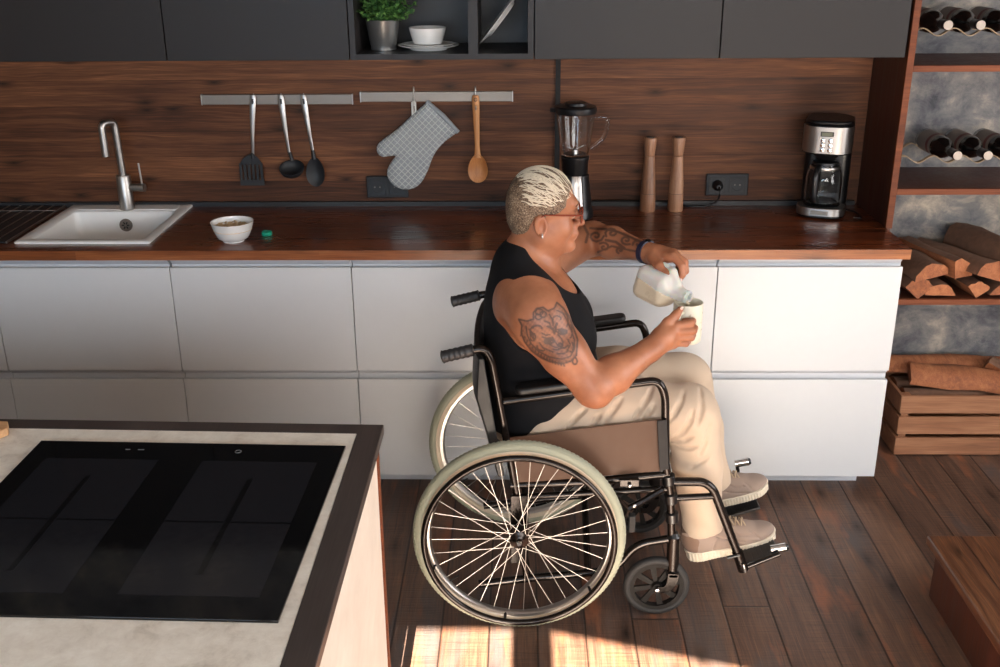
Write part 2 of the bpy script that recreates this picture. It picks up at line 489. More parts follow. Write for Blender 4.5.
# backsplash cladding, black edge strip, vertical channel
struct('wall_cladding', MB().box(-3.6, XR+.012, W-.012, W, .9, ZU+.06), M['splash'])
struct('trim_1', MB().box(-3.6, XR, W-.030, W-.012, .9, .917), M['dark'])
struct('trim_2', MB().box(-.518, -.500, W-.020, W-.012, .917, ZU), M['black_gap'])
WS = W-.012

# ------------------------------------------------------------------ base cabinets
seams = [-3.0, -2.4, -1.8, -1.2, -.6, 0., .6]
desc = ['white base cabinet at the far left below the drying rack', 'white base cabinet directly below the sink',
        'white base cabinet between the sink and the wheelchair, behind the island corner', 'white base cabinet behind the push handles of the wheelchair',
        'white base cabinet behind the seated person and the milk jug', 'white base cabinet at the right end beside the firewood crate']
for i in range(6):
    a, b = seams[i]+.0015, seams[i+1]-.0015
    t = thing('base_cabinet', desc[i], 'cabinet', ((a+b)/2, .3, 0), 'handleless white base cabinets under the worktop')
    m = MB().box(a, b, .025, W-.02, .075, .770 if i == 1 else .864)
    ob('carcass', m, M['whitein'], t)
    # plinth
    ob('plinth', MB().box(a, b-(.028 if i == 5 else 0), .092, W-.05, 0, .075), M['whitein'], t)
    for (z0, z1) in ((.472, .838), (.068, .438)):
        # front with a bevelled finger pull along the top
        pr = [(0, z0), (.022, z0), (.022, z1-.004), (.012, z1), (0, z1)]
        ob('drawer_front', MB().prism([(y, z) for y, z in pr], a, b, 'x'), M['white'], t, bevel=.0012)
    # recessed channels: coved strip behind the pulls
    for z0, z1 in ((.838, .862), (.438, .470)):
        pr = [(.024, z0-.012), (.024, z1-.018), (.004, z1-.002), (.004, z1+.002), (.05, z1+.002), (.05, z0-.012)]
        ob('grip_channel', MB().prism(pr, a+.002, b-.004, 'x'), M['whitein'], t)
w = ob('worktop', MB().box(-3.59, .628, -.022, W-.013, .8665, .9), M['top'], origin=(0,0,0), bevel=.002)
tag(w, 'long glossy dark brown wooden worktop along the back wall', 'worktop')
# cut the sink opening
def cut(o, x0, x1, y0, y1, z0, z1):
    # rebuild as four boxes around a hole keeps it booleans-free
    pass
SX0, SX1, SY0, SY1 = -2.336, -1.880, .066, .572
bpy.data.objects.remove(w)
m = MB()
xs = [-3.59, SX0+.012, SX1-.012, .615]; ys = [-.008, SY0+.012, SY1-.012, W-.013]
vs = []; idx = {}
for z in (.8665, .9):
    for j in range(4):
        for i in range(4):
            idx[i, j, z] = len(vs); vs.append((xs[i], ys[j], z))
fs = []
for j in range(3):
    for i in range(3):
        if (i, j) == (1, 1): continue
        for z in (.8665, .9): fs.append((idx[i,j,z], idx[i+1,j,z], idx[i+1,j+1,z], idx[i,j+1,z]))
for i in range(3):
    for j in (0, 3): fs.append((idx[i,j,.8665], idx[i+1,j,.8665], idx[i+1,j,.9], idx[i,j,.9]))
    for j in (0, 3): fs.append((idx[j,i,.8665], idx[j,i+1,.8665], idx[j,i+1,.9], idx[j,i,.9]))
for (a, b) in (((1,1),(2,1)), ((2,1),(2,2)), ((2,2),(1,2)), ((1,2),(1,1))):
    fs.append((idx[(*a,.8665)], idx[(*b,.8665)], idx[(*b,.9)], idx[(*a,.9)]))
w = ob('worktop', MB().add(vs, fs), M['top'], origin=(0,0,0))
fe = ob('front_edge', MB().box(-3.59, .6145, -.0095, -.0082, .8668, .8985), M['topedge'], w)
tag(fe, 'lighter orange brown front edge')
tag(w, 'long glossy dark brown wooden worktop along the back wall', 'worktop')

# sink
t = thing('kitchen_sink', 'white square inset sink with a steel tap, at the left of the worktop', 'sink', ((SX0+SX1)/2, (SY0+SY1)/2, .9))
m = MB()
bx0, bx1, by0, by1 = SX0+.045, SX1-.035, SY0+.035, SY1-.10
def ring(x0, x1, y0, y1, z, r, n=6):
    o = []
    for (cx, cy, a) in ((x1-r, y1-r, 0), (x0+r, y1-r, 90), (x0+r, y0+r, 180), (x1-r, y0+r, 270)):
        for k in range(n+1):
            t_ = R(a+90*k/n); o.append((cx+r*math.cos(t_), cy+r*math.sin(t_), z))
    return o
rings = [ring(SX0, SX1, SY0, SY1, .9005, .008), ring(SX0, SX1, SY0, SY1, .9065, .008), ring(SX0+.004, SX1-.004, SY0+.004, SY1-.004, .909, .008),
         ring(bx0-.006, bx1+.006, by0-.006, by1+.006, .909, .02), ring(bx0, bx1, by0, by1, .904, .02),
         ring(bx0+.008, bx1-.008, by0+.008, by1-.008, .800, .03), ring(bx0+.03, bx1-.03, by0+.03, by1-.03, .788, .03)]
vs = [p for r_ in rings for p in r_]; n = len(rings[0]); fs = []
for j in range(len(rings)-1):
    for i in range(n): fs.append((j*n+i, j*n+(i+1) % n, (j+1)*n+(i+1) % n, (j+1)*n+i))
fs.append(tuple((len(rings)-1)*n+i for i in range(n)))
ob('basin', MB().add(vs, fs), M['sink'], t)
ob('tap_ledge', MB().box(SX0+.05, SX1-.04, SY1-.088, SY1-.03, .909, .9115), M['sink'], t, bevel=.001)
DX, DZ, DY = -2.105, .856, by1-.0075
dr = ob('drain', MB().lathe([(0, -.002), (.017, -.002), (.0185, -.004), (.0225, -.004), (.024, 0), (.024, .004)], (DX, DY, DZ), 'y', n=28), M['dsteel'], t)
g = MB()
for k in range(6):
    a = k*PI/3
    g.tube([(DX+.005*math.cos(a), DY-.0025, DZ+.005*math.sin(a)), (DX+.014*math.cos(a), DY-.0025, DZ+.014*math.sin(a))], .0026, 6)
ob('drain_slot', g, M['blackp'], dr)
ob('overflow_slot', MB().box(bx1-.009, bx1-.005, by0+.26, by0+.30, .862, .876), M['blackp'], t)
# tap: square-bend spout
t = thing('kitchen_tap', 'brushed steel swan neck tap with a side lever, behind the sink', 'tap', (-2.098, .485, .909))
x, y = -2.098, .485
ob('tap_body', MB().lathe([(0, .9118), (.026, .9118), (.026, 1.035), (.0235, 1.04), (0, 1.04)], (x, y, 0), n=28), M['steel'], t)
ob('spout', MB().tube(bez([(x, y, 1.03), (x-.004, y-.005, 1.235), (x-.034, y-.048, 1.235), (x-.034, y-.048, 1.118)], .02), .0125, 14), M['steel'], t)
lv = ob('lever_boss', MB().tube([(x, y, .995), (x+.078, y-.01, .995)], .0145, 14), M['steel'], t)
ob('lever', MB().tube([(x+.070, y-.01, 1.0), (x+.066, y-.01, 1.085)], .0035, 8), M['steel'], lv)
# drying rack of dark rods left of the sink
t = thing('drying_rack', 'black roll-out drying rack of parallel rods, left of the white sink', 'dish rack', (-2.60, .30, .9))
for k in range(12):
    xx = -2.365 - k*.042
    ob('rod', MB().box(xx-.034, xx, .07, .555, .903, .9075), M['blackm'], t, bevel=.001)
    ob('steel_edge', MB().box(xx+.0008, xx+.0065, .07, .555, .902, .9088), M['steel'], t)
ob('cross_rail', MB().box(-2.86, -2.365, .475, .481, .9078, .9105), M['steel'], t)
ob('front_rail', MB().box(-2.86, -2.365, .085, .098, .9005, .9030), M['steel'], t)

# cereal bowl + cap
def bowl_prof(r, h, foot, th=.0035, pw=2.2):
    o = [(0, .004), (foot-.002, .004), (foot-.002, 0), (foot, 0)]
    for k in range(9):
        f = k/8; o.append((foot+(r-foot)*f**(1/pw), .004+(h-.004)*f))
    o.append((r-th, h-.0005))
    for k in range(9):
        f = 1-k/8; o.append((max(0, foot+(r-foot)*f**(1/pw)-th), .008+(h-.009)*f))
    o.append((0, .008))
    return o
bc = (-1.607, .105, .9)
t = thing('cereal_bowl', 'small white bowl filled with oat flakes, on the worktop right of the sink', 'bowl', bc)
ob('bowl', MB().lathe(bowl_prof(.071, .068, .035), bc, n=40), M['ceramic'], t, sharp=60)
m = MB(); m.lathe([(0, .050), (.03, .050), (.062, .044), (.064, .040)], bc, n=32)
for k in range(170):
    a = rnd.uniform(0, 2*PI); rr = .058*math.sqrt(rnd.random())
    m.ell((bc[0]+rr*math.cos(a), bc[1]+rr*math.sin(a), bc[2]+.052+rnd.uniform(-.001, .006)-rr*.09), (.006, .0045, .0018), 7, 4, Euler((rnd.uniform(-.7,.7), rnd.uniform(-.7,.7), rnd.uniform(0,3))).to_matrix())
o = ob('oat_flakes', m, M['oats'], t)
tag(o, kind='stuff')
m = MB().lathe([(0, .001), (.0165, .001), (.0172, .003), (.0172, .013), (.015, .0145), (.0125, .0145), (.011, .012), (0, .012)], (-1.51, .17, .9), n=36)
for k in range(36):
    a = 2*PI*k/36; m.box(0, 0, 0, 0, 0, 0) if False else m.tube([(-1.51+.0172*math.cos(a), .17+.0172*math.sin(a), .902), (-1.51+.0172*math.cos(a), .17+.0172*math.sin(a), .912)], .0007, 4)
tag(ob('bottle_cap', m, M['teal']), 'teal plastic jug cap lying on the worktop beside the oat bowl', 'cap')

# ------------------------------------------------------------------ wall cabinets (front y=.226)
YU = .226
def wallcab(a, b, label):
    t = thing('wall_cabinet', label, 'cabinet', ((a+b)/2, .4, ZU), 'anthracite wall cabinets')
    ob('carcass', MB().box(a+.001, b-.001, YU+.022, WS-.001, ZU+.002, 2.2), M['upper_in'], t)
    ob('door', MB().box(a+.002, b-.002, YU, YU+.02, ZU, 2.2), M['upper'], t, bevel=.001)
wallcab(-3.0, -2.4, 'anthracite wall cabinet at the far left, above the drying rack')
wallcab(-2.4, -1.8, 'anthracite wall cabinet above the sink and tap')
wallcab(-1.8, -1.2, 'anthracite wall cabinet above the three black utensils')
wallcab(-.6, 0, 'anthracite wall cabinet above the blender and the two mills')
wallcab(0, .598, 'anthracite wall cabinet above the coffee maker')
t = thing('open_shelf_unit', 'anthracite open wall shelf with two niches holding plates and a plant', 'shelf', (-.9, .4, ZU))
a, b = -1.198, -.602
m = MB().box(a, b, YU, WS-.001, ZU, ZU+.018)
ob('bottom_board', m, M['upper'], t)
for (p, q) in ((a, a+.018), (b-.018, b)):
    ob('side_board', MB().box(p, q, YU, WS-.001, ZU+.018, 2.2), M['upper'], t)
ob('divider', MB().box(-.813, -.782, YU+.001, WS-.001, ZU+.018, 2.2), M['upper'], t)
ob('back_board', MB().box(a+.018, b-.018, WS-.008, WS-.001, ZU+.018, 2.2), M['upper_in'], t)
ob('shelf_board', MB().box(a+.018, -.813, YU+.004, WS-.008, 1.83, 1.848), M['upper'], t)
ob('top_board', MB().box(a+.018, b-.018, YU, WS-.008, 2.18, 2.2), M['upper'], t)
SZ = ZU+.0185
# potted plant in metal pot
pc = (-1.105, .36, SZ)
t = thing('potted_plant', 'small leafy green plant in a ribbed metal pot on the open shelf', 'plant', pc)
pr = [(0, .001), (.042, .001), (.0425, .004), (.0425, .013), (.0445, .017), (.056, .096), (.0575, .098), (.056, .099), (.053, .096), (.050, .08), (0, .08)]
ob('pot', MB().lathe(pr, pc, n=40), M['tin'], t)
ob('soil', MB().lathe([(0, .088), (.03, .087), (.051, .084)], pc, n=24), M['soil'], t)
def leaf(m, p, d, L, w, up):
    d = Vector(d).normalized(); s_ = d.cross(Vector(up)).normalized(); u = s_.cross(d)
    P = Vector(p); vs = []
    prof = [(0, .08), (.25, .8), (.5, 1), (.75, .75), (1, .05)]
    for (f, ww) in prof:
        c = P + d*L*f + u*(-.18*L*(f-.5)**2)
        vs += [c - s_*w*ww*.5 + u*w*.15*ww, c, c + s_*w*ww*.5 + u*w*.15*ww]
    fs = []
    for k in range(4):
        for j in range(2): fs.append((k*3+j, k*3+j+1, (k+1)*3+j+1, (k+1)*3+j))
    m.add(vs, fs)
ma, mb_ = MB(), MB()
st = MB()
for k in range(64):
    a = rnd.uniform(0, 2*PI); el = rnd.uniform(.15, 1.45); L = rnd.uniform(.05, .105)
    d = Vector((math.cos(a)*math.cos(el), math.sin(a)*math.cos(el), math.sin(el)))
    base = Vector((pc[0]+math.cos(a)*.02, pc[1]+math.sin(a)*.02, pc[2]+.086))
    tip = base + d*L*.95 + Vector((0,0,.01))
    st.tube([base, (base+tip)/2 + Vector((0,0,.006)), tip], .0011, 5)
    for j in range(15):
        f = rnd.uniform(.35, 1.05); p = base.lerp(tip, f)
        dd = Vector((rnd.uniform(-1,1), rnd.uniform(-1,1), rnd.uniform(-.2,.9)))
        leaf(ma if rnd.random() < .55 else mb_, p, dd, rnd.uniform(.013, .020), rnd.uniform(.010, .014), (0,0,1) if rnd.random()<.7 else (.5,.5,.5))
tag(ob('leaves', ma, M['leafa'], t, flip=False), kind='stuff'); tag(ob('leaves', mb_, M['leafb'], t, flip=False), 'deeper green leaves', kind='stuff'); ob('stems', st, M['leafb'], t)
# stacked plates + cup
def plate_prof(r, h=.018, th=.004):
    return [(0, .003), (r*.55, .003), (r*.55, 0), (r*.6, 0), (r*.62, .004), (r*.97, h-.003), (r, h), (r*.985, h+.001), (r*.93, h-.003+th*.3), (r*.62, .004+th), (0, .004+th)]
px_, py_ = -.953, .365
tag(ob('dinner_plate', MB().lathe(plate_prof(.103, .016), (px_, py_, SZ), n=48), M['ceramic'], sharp=60), 'larger white plate lying on the shelf under a smaller plate', 'plate')
tag(ob('side_plate', MB().lathe(plate_prof(.088, .010), (px_, py_, SZ+.0095), n=48), M['ceramic'], sharp=60), 'smaller white plate stacked on the larger plate, under the cup', 'plate')
cp = (px_-.003, py_, SZ+.0195)
pr = [(0, .002), (.044, .002), (.044, 0), (.047, 0), (.050, .006), (.060, .040), (.0625, .052), (.0610, .0525), (.0585, .050), (.056, .038), (.047, .008), (0, .007)]
tag(ob('soup_cup', MB().lathe(pr, cp, n=44), M['ceramic'], sharp=60), 'wide white cup standing on the stacked plates on the shelf', 'cup')
# leaning plate in the right niche
xf = Matrix.Translation((-.705, .40, SZ+.092)) @ Matrix.Rotation(R(-52), 4, 'Y') @ Matrix.Translation((0, 0, 0))
tag(ob('leaning_plate', MB(xf).lathe(plate_prof(.112, .016), (0, 0, 0), n=48), M['ceramic'], sharp=60), 'white plate leaning steeply against the side of the narrow niche', 'plate')

# ------------------------------------------------------------------ rails, utensils
YR = WS
def rail(x0, x1, z, label):
    t = thing('utensil_rail', label, 'rail', ((x0+x1)/2, YR, z-.018), 'steel rails on the backsplash')
    ob('bar', MB().box(x0, x1, YR-.014, YR-.0005, z-.018, z+.018), M['dsteel'], t, bevel=.0015)
    for x in (x0, x1): ob('end_cap', MB().box(x-.004 if x == x0 else x, x if x == x0 else x+.004, YR-.017, YR-.0005, z-.019, z+.019), M['steel'], t, bevel=.001)
rail(-1.802, -1.256, 1.297, 'flat brushed steel rail carrying the three black utensils')
rail(-1.222, -.675, 1.305, 'flat brushed steel rail carrying the oven mitt and wooden spoon')
def handle_path(t, mb, x0, z0, x1, z1, y):
    n = 10; d = Vector((x1-x0, 0, z1-z0)); L = d.length; d.normalize(); s_ = Vector((-d.z, 0, d.x))
    vs = []; fs = []
    prof = [(0, .006), (.03, .0105), (.12, .0115), (.35, .0095), (.7, .006), (1, .0045)]
    for (f, w_) in prof:
        c = Vector((x0, y-.004*math.sin(f*PI)*1.5, z0)) + d*L*f
        for (sx, sy) in ((-1, -.3), (-.6, -1), (.6, -1), (1, -.3), (1, .3), (.6, 1), (-.6, 1), (-1, .3)):
            vs.append(c + s_*w_*sx + Vector((0, .003*sy, 0)))
    k = 8
    for j in range(len(prof)-1):
        for i in range(k): fs.append((j*k+i, j*k+(i+1) % k, (j+1)*k+(i+1) % k, (j+1)*k+i))
    fs.append(tuple(range(k))); fs.append(tuple((len(prof)-1)*k+i for i in range(k)))
    mb.add(vs, fs)
    return d
yu = YR-.026
def utensil(name, label, x0, z0, x1, z1):
    t = thing(name, label, 'kitchen utensil', (x0, yu, z0), 'hanging utensils')
    m = MB(); d = handle_path(t, m, x0, z0, x1, z1, yu)
    h = ob('handle', m, M['steel'], t)
    e = MB(); c = Vector((x0, yu-.0048, z0))+d*.022; e.tube([c-d*.009, c+d*.009], .0038, 8)
    ob('hanging_hole', e, M['dark'], h)
    hk = MB().tube(bez([(x0, YR-.0145, z0+.004), (x0, YR-.020, z0-.020), (x0+.001, yu+.001, z0-.024), (x0+.001, yu-.008, z0-.018)], .006, 4), .0016, 6)
    ob('hook', hk, M['steel'], t)
    return t, d
# turner
t, d = utensil('slotted_turner', 'black slotted turner with steel handle, leftmost on the rail', -1.612, 1.315, -1.632, 1.095)
m = MB(); y = yu
cx_, cz_ = -1.640, .992
for k in range(6):
    x = -.043 + k*.0155
    m.box(cx_+x-.0035, cx_+x+.0065, y-.004, y, cz_+.012, cz_+.075)
m.box(cx_-.047, cx_+.043, y-.005, y, cz_-.008, cz_+.014)
m.prism([(cx_-.046, cz_+.07), (cx_+.042, cz_+.07), (cx_+.028, cz_+.093), (cx_+.012, cz_+.108), (cx_-.006, cz_+.108), (cx_-.030, cz_+.093)], y-.004, y, 'y')
m.tube([(-1.634, y-.001, 1.105), (-1.632, y-.001, 1.085)], .0065, 8)
ob('blade', m, M['blackm'], t, bevel=.0008)
# ladle
t, d = utensil('soup_ladle', 'black ladle with steel handle, in the middle of the three utensils', -1.512, 1.315, -1.496, 1.095)
xf = Matrix.Translation((-1.485, yu-.034, 1.058)) @ Matrix.Rotation(R(26), 4, 'X')
m = MB(xf); pr = []
for k in range(11):
    a = R(90*k/10); pr.append((.046*math.sin(a), -.036*math.cos(a)))
for k in range(11):
    a = R(90*(1-k/10)); pr.append((.043*math.sin(a), -.033*math.cos(a)))
m.lathe(pr, (0, 0, 0), n=32)
ob('ladle_bowl', m, M['blackm'], t, sharp=70)
ob('neck', MB().tube([(-1.495, yu, 1.108), (-1.492, yu+.002, 1.09), (-1.488, yu+.001, 1.075)], [.006, .007, .008], 8), M['blackm'], t)
# serving spoon
t, d = utensil('serving_spoon', 'black serving spoon with steel handle, rightmost of the three utensils', -1.430, 1.315, -1.408, 1.105)
def spoonbowl(m, c, w_, h_, dep, th, n=24, rings_=8, pw=1.0):
    vs = []; fs = []
    for s_ in (0, 1):
        for j in range(rings_+1):
            f = j/rings_
            for i in range(n):
                a = 2*PI*i/n
                ww = w_*f*(1 - .16*math.sin(a)) ; x_ = ww*math.cos(a); z_ = h_*f*math.sin(a)
                y_ = dep*(1-f*f) + (th if s_ else 0)
                vs.append((c[0]+x_, c[1]+y_, c[2]+z_))
    K = (rings_+1)*n
    for s_ in (0, 1):
        for j in range(rings_):
            for i in range(n):
                l = (i+1) % n; q = (s_*K+j*n+i, s_*K+j*n+l, s_*K+(j+1)*n+l, s_*K+(j+1)*n+i); fs.append(q if s_ else q[::-1])
    for i in range(n):
        l = (i+1) % n; fs.append((rings_*n+i, rings_*n+l, K+rings_*n+l, K+rings_*n+i))
    m.add(vs, fs)
m = MB(); spoonbowl(m, (-1.404, yu-.008, 1.035), .034, .055, .014, .003)
m.tube([(-1.409, yu-.001, 1.115), (-1.406, yu-.002, 1.08)], [.006, .009], 8)
ob('spoon_bowl', m, M['blackm'], t, sharp=60)

# oven mitt (hangs by a loop)
t = thing('oven_mitt', 'light grey quilted oven mitt hanging from the steel rail', 'oven mitt', (-1.0, yu, .98))
pts = [(-.982,1.288),(-.925,1.240),(-.874,1.178),(-.93,1.140),(-.965,1.095),(-.985,1.04),(-1.012,.990),(-1.045,.968),(-1.09,.966),(-1.128,.990),(-1.142,1.03),(-1.125,1.068),(-1.098,1.095),(-1.128,1.092),(-1.155,1.088),(-1.173,1.106),(-1.172,1.132),(-1.150,1.152),(-1.100,1.185),(-1.045,1.235)]
def smooth_poly(P, it=2, keep=()):
    for _ in range(it):
        o = []
        for i in range(len(P)):
            a, b = P[i], P[(i+1) % len(P)]
            o += [(a[0]*.75+b[0]*.25, a[1]*.75+b[1]*.25), (a[0]*.25+b[0]*.75, a[1]*.25+b[1]*.75)]
        P = o
    return P
def pillow(poly, y, th, h=.005, puff=.02, bumpf=None):
    """puffed solid from an outline in xz; y is the wall side, th the half thickness"""
    P = np.array(poly); lo = P.min(0)-h; hi = P.max(0)+h
    nx, nz = int((hi[0]-lo[0])/h)+1, int((hi[1]-lo[1])/h)+1
    X, Z = np.meshgrid(lo[0]+np.arange(nx)*h, lo[1]+np.arange(nz)*h, indexing='ij')
    d = poly_sdf(P, X, Z)
    h2 = np.where(d < 0, th*np.sqrt(np.clip(1-(1-np.clip(-d/puff, 0, 1))**2, 0, 1)), -1)
    return X, Z, d, h2
def poly_sdf(P, X, Z):
    d = np.full(X.shape, 1e9, dtype=np.float64); s_ = np.ones(X.shape)
    n = len(P)
    for i in range(n):
        a = P[i]; b = P[i-1]
        ex, ez = b[0]-a[0], b[1]-a[1]; wx, wz = X-a[0], Z-a[1]
        t_ = np.clip((wx*ex+wz*ez)/(ex*ex+ez*ez+1e-12), 0, 1)
        d = np.minimum(d, (wx-ex*t_)**2+(wz-ez*t_)**2)
        c1 = Z >= a[1]; c2 = Z < b[1]; c3 = ex*wz > ez*wx
        fl = (c1 & c2 & c3) | (~c1 & ~c2 & ~c3)
        s_ = np.where(fl, -s_, s_)
    return s_*np.sqrt(d)
# ------------------------------------------------------------------ signed distance modelling
def V3(*a): return np.array(a, dtype=np.float32)
class Field:
    def __init__(s, lo, hi, h):
        s.h = h; s.lo = np.array(lo, np.float32); s.n = np.ceil((np.array(hi)-np.array(lo))/h).astype(int)+1
        s.a = np.full(tuple(s.n), 1.0, np.float32)
    def sub(s, lo, hi, pad):
        i0 = np.clip(np.floor((np.array(lo)-pad-s.lo)/s.h).astype(int), 0, s.n-1)
        i1 = np.clip(np.ceil((np.array(hi)+pad-s.lo)/s.h).astype(int)+1, 1, s.n)
        if (i1 <= i0).any(): return None
        sl = tuple(slice(a, b) for a, b in zip(i0, i1))
        ax = [s.lo[k]+s.h*np.arange(i0[k], i1[k], dtype=np.float32) for k in range(3)]
        return sl, ax[0][:, None, None], ax[1][None, :, None], ax[2][None, None, :]
    def op(s, fn, lo, hi, k=.01, mode='u'):
        q = s.sub(lo, hi, k+3*s.h)
        if q is None: return
        sl, X, Y, Z = q
        d = fn(X, Y, Z).astype(np.float32); a = s.a[sl]
        if mode == 'u': s.a[sl] = smin(a, d, k)
        elif mode == 's': s.a[sl] = -smin(-a, d, k)
        elif mode == 'i': s.a[sl] = -smin(-a, -d, k)
def smin(a, b, k):
    if k <= 0: return np.minimum(a, b)
    h = np.clip(k-np.abs(a-b), 0, None)
    return np.minimum(a, b) - h*h/(4*k)
def smax(a, b, k): return -smin(-a, -b, k)
def cone(a, b, r1, r2, flat=None):
    a = np.array(a, float); b = np.array(b, float); ba = b-a; L2 = float(ba@ba)+1e-12
    def f(X, Y, Z):
        x, y, z = X-a[0], Y-a[1], Z-a[2]
        t = np.clip((x*ba[0]+y*ba[1]+z*ba[2])/L2, 0, 1)
        x, y, z = x-t*ba[0], y-t*ba[1], z-t*ba[2]
        if flat is not None:
            n, s_ = flat; q = x*n[0]+y*n[1]+z*n[2]; e = (1/s_-1)*q     # squash along n to s_
            x, y, z = x+e*n[0], y+e*n[1], z+e*n[2]
            return (np.sqrt(x*x+y*y+z*z)-(r1+(r2-r1)*t))*(.5+.5*s_)
        return np.sqrt(x*x+y*y+z*z)-(r1+(r2-r1)*t)
    r = max(r1, r2); return f, np.minimum(a, b)-r, np.maximum(a, b)+r
def ellip(c, r, Rm=None):
    c = np.array(c, float); r = np.array(r, float); Q = np.eye(3) if Rm is None else np.array(Rm)
    def f(X, Y, Z):
        x, y, z = X-c[0], Y-c[1], Z-c[2]
        u = [(Q[0, i]*x+Q[1, i]*y+Q[2, i]*z) for i in range(3)]
        k0 = np.sqrt((u[0]/r[0])**2+(u[1]/r[1])**2+(u[2]/r[2])**2)
        k1 = np.sqrt((u[0]/r[0]**2)**2+(u[1]/r[1]**2)**2+(u[2]/r[2]**2)**2)+1e-9
        return k0*(k0-1)/k1
    R_ = r.max() if Rm is not None else r
    return f, c-R_, c+R_
def rbox(c, hs, r, Rm=None):
    c = np.array(c, float); hs = np.array(hs, float); Q = np.eye(3) if Rm is None else np.array(Rm)
    def f(X, Y, Z):
        x, y, z = X-c[0], Y-c[1], Z-c[2]
        q = [np.abs(Q[0, i]*x+Q[1, i]*y+Q[2, i]*z)-(hs[i]-r) for i in range(3)]
        o = np.sqrt(sum(np.clip(w_, 0, None)**2 for w_ in q)); return o+np.clip(np.maximum(np.maximum(q[0], q[1]), q[2]), None, 0)-r
    R_ = np.linalg.norm(hs); return f, c-R_, c+R_
def polyline(F, P, rs, k=.008, mode='u', flat=None):
    for i in range(len(P)-1):
        F.op(*cone(P[i], P[i+1], rs[i], rs[i+1], flat), k=k, mode=mode)

def surface(F, relax=1):
    a = F.a; n = a.shape; s = a < 0
    c = [s[i:n[0]-1+i, j:n[1]-1+j, k:n[2]-1+k] for i in (0,1) for j in (0,1) for k in (0,1)]
    any_ = c[0].copy(); all_ = c[0].copy()
    for q in c[1:]: any_ |= q; all_ &= q
    act = np.argwhere(any_ & ~all_)
    idx = np.full(tuple(x-1 for x in n), -1, np.int32); idx[act[:,0], act[:,1], act[:,2]] = np.arange(len(act))
    cs = [(i, j, k) for i in (0,1) for j in (0,1) for k in (0,1)]
    vals = np.stack([a[act[:,0]+i, act[:,1]+j, act[:,2]+k] for i, j, k in cs], 1)
    P = np.zeros((len(act), 3)); C = np.zeros(len(act))
    for p in range(8):
        for ax in range(3):
            if cs[p][ax]: continue
            q = cs.index(tuple(1 if m == ax else cs[p][m] for m in range(3)))
            va, vb = vals[:, p], vals[:, q]; m = (va < 0) != (vb < 0)
            t = np.where(m, va/np.where(m, va-vb, 1), 0)
            pos = np.tile(np.array(cs[p], float), (len(act), 1)); pos[:, ax] += t
            P[m] += pos[m]; C[m] += 1
    P = P/C[:, None] + act
    V = F.lo + P*F.h
    faces = []
    for ax in range(3):
        sh = [slice(1, x-1) for x in n]; sh[ax] = slice(0, n[ax]-1)
        sh2 = list(sh); sh2[ax] = slice(1, n[ax])
        A = s[tuple(sh)]; B = s[tuple(sh2)]; e = np.argwhere(A != B); e0 = e.copy()
        for m in range(3):
            if m != ax: e0[:, m] += 1
        u, v = (ax+1) % 3, (ax+2) % 3
        def g(du, dv):
            q = e0.copy(); q[:, u] -= du; q[:, v] -= dv; return idx[q[:,0], q[:,1], q[:,2]]
        f = np.stack([g(1,1), g(0,1), g(0,0), g(1,0)], 1)
        inside = A[e[:,0], e[:,1], e[:,2]]
        f[~inside] = f[~inside][:, ::-1]
        faces.append(f)
    Fc = np.concatenate(faces); Fc = Fc[(Fc >= 0).all(1)]
    for _ in range(relax):
        S = np.zeros_like(V); N = np.zeros(len(V))
        for i in range(4):
            np.add.at(S, Fc[:, i], V[Fc[:, (i+1) % 4]]); np.add.at(N, Fc[:, i], 1)
            np.add.at(S, Fc[:, (i+1) % 4], V[Fc[:, i]]); np.add.at(N, Fc[:, (i+1) % 4], 1)
        V = V*.5 + .5*S/np.maximum(N, 1)[:, None]
    return V, Fc
def fobj(name, F, mat, parent=None, origin=None, relax=1, minpart=0, attrs=None):
    V, Fc = surface(F, relax)
    off = np.array(wloc(parent)) if parent is not None else np.array(origin)
    me = bpy.data.meshes.new(name); me.vertices.add(len(V)); me.vertices.foreach_set('co', (V-off).astype(np.float32).ravel())
    nf = len(Fc); me.loops.add(nf*4); me.polygons.add(nf)
    me.loops.foreach_set('vertex_index', Fc.astype(np.int32).ravel())
    me.polygons.foreach_set('loop_start', np.arange(0, nf*4, 4, dtype=np.int32))
    me.update(calc_edges=True); me.validate()
    me.shade_smooth()
    me.materials.append(mat)
    if attrs:
        for k, fn in attrs.items():
            at = me.attributes.new(k, 'FLOAT', 'POINT'); at.data.foreach_set('value', fn(V).astype(np.float32))
    o = bpy.data.objects.new(name, me); col.objects.link(o)
    if parent is not None: o.parent = parent
    else: o.location = tuple(off)
    return o
def vnoise(X, Y, Z, s, seed=0):
    """cheap smooth pseudo noise from rotated sines"""
    r_ = np.random.RandomState(seed); o = 0
    for _ in range(6):
        d = r_.normal(size=3); d /= np.linalg.norm(d); ph = r_.uniform(0, 6.28); f = s*r_.uniform(.6, 1.5)
        o = o + np.sin((X*d[0]+Y*d[1]+Z*d[2])*f + ph)
    return o/6

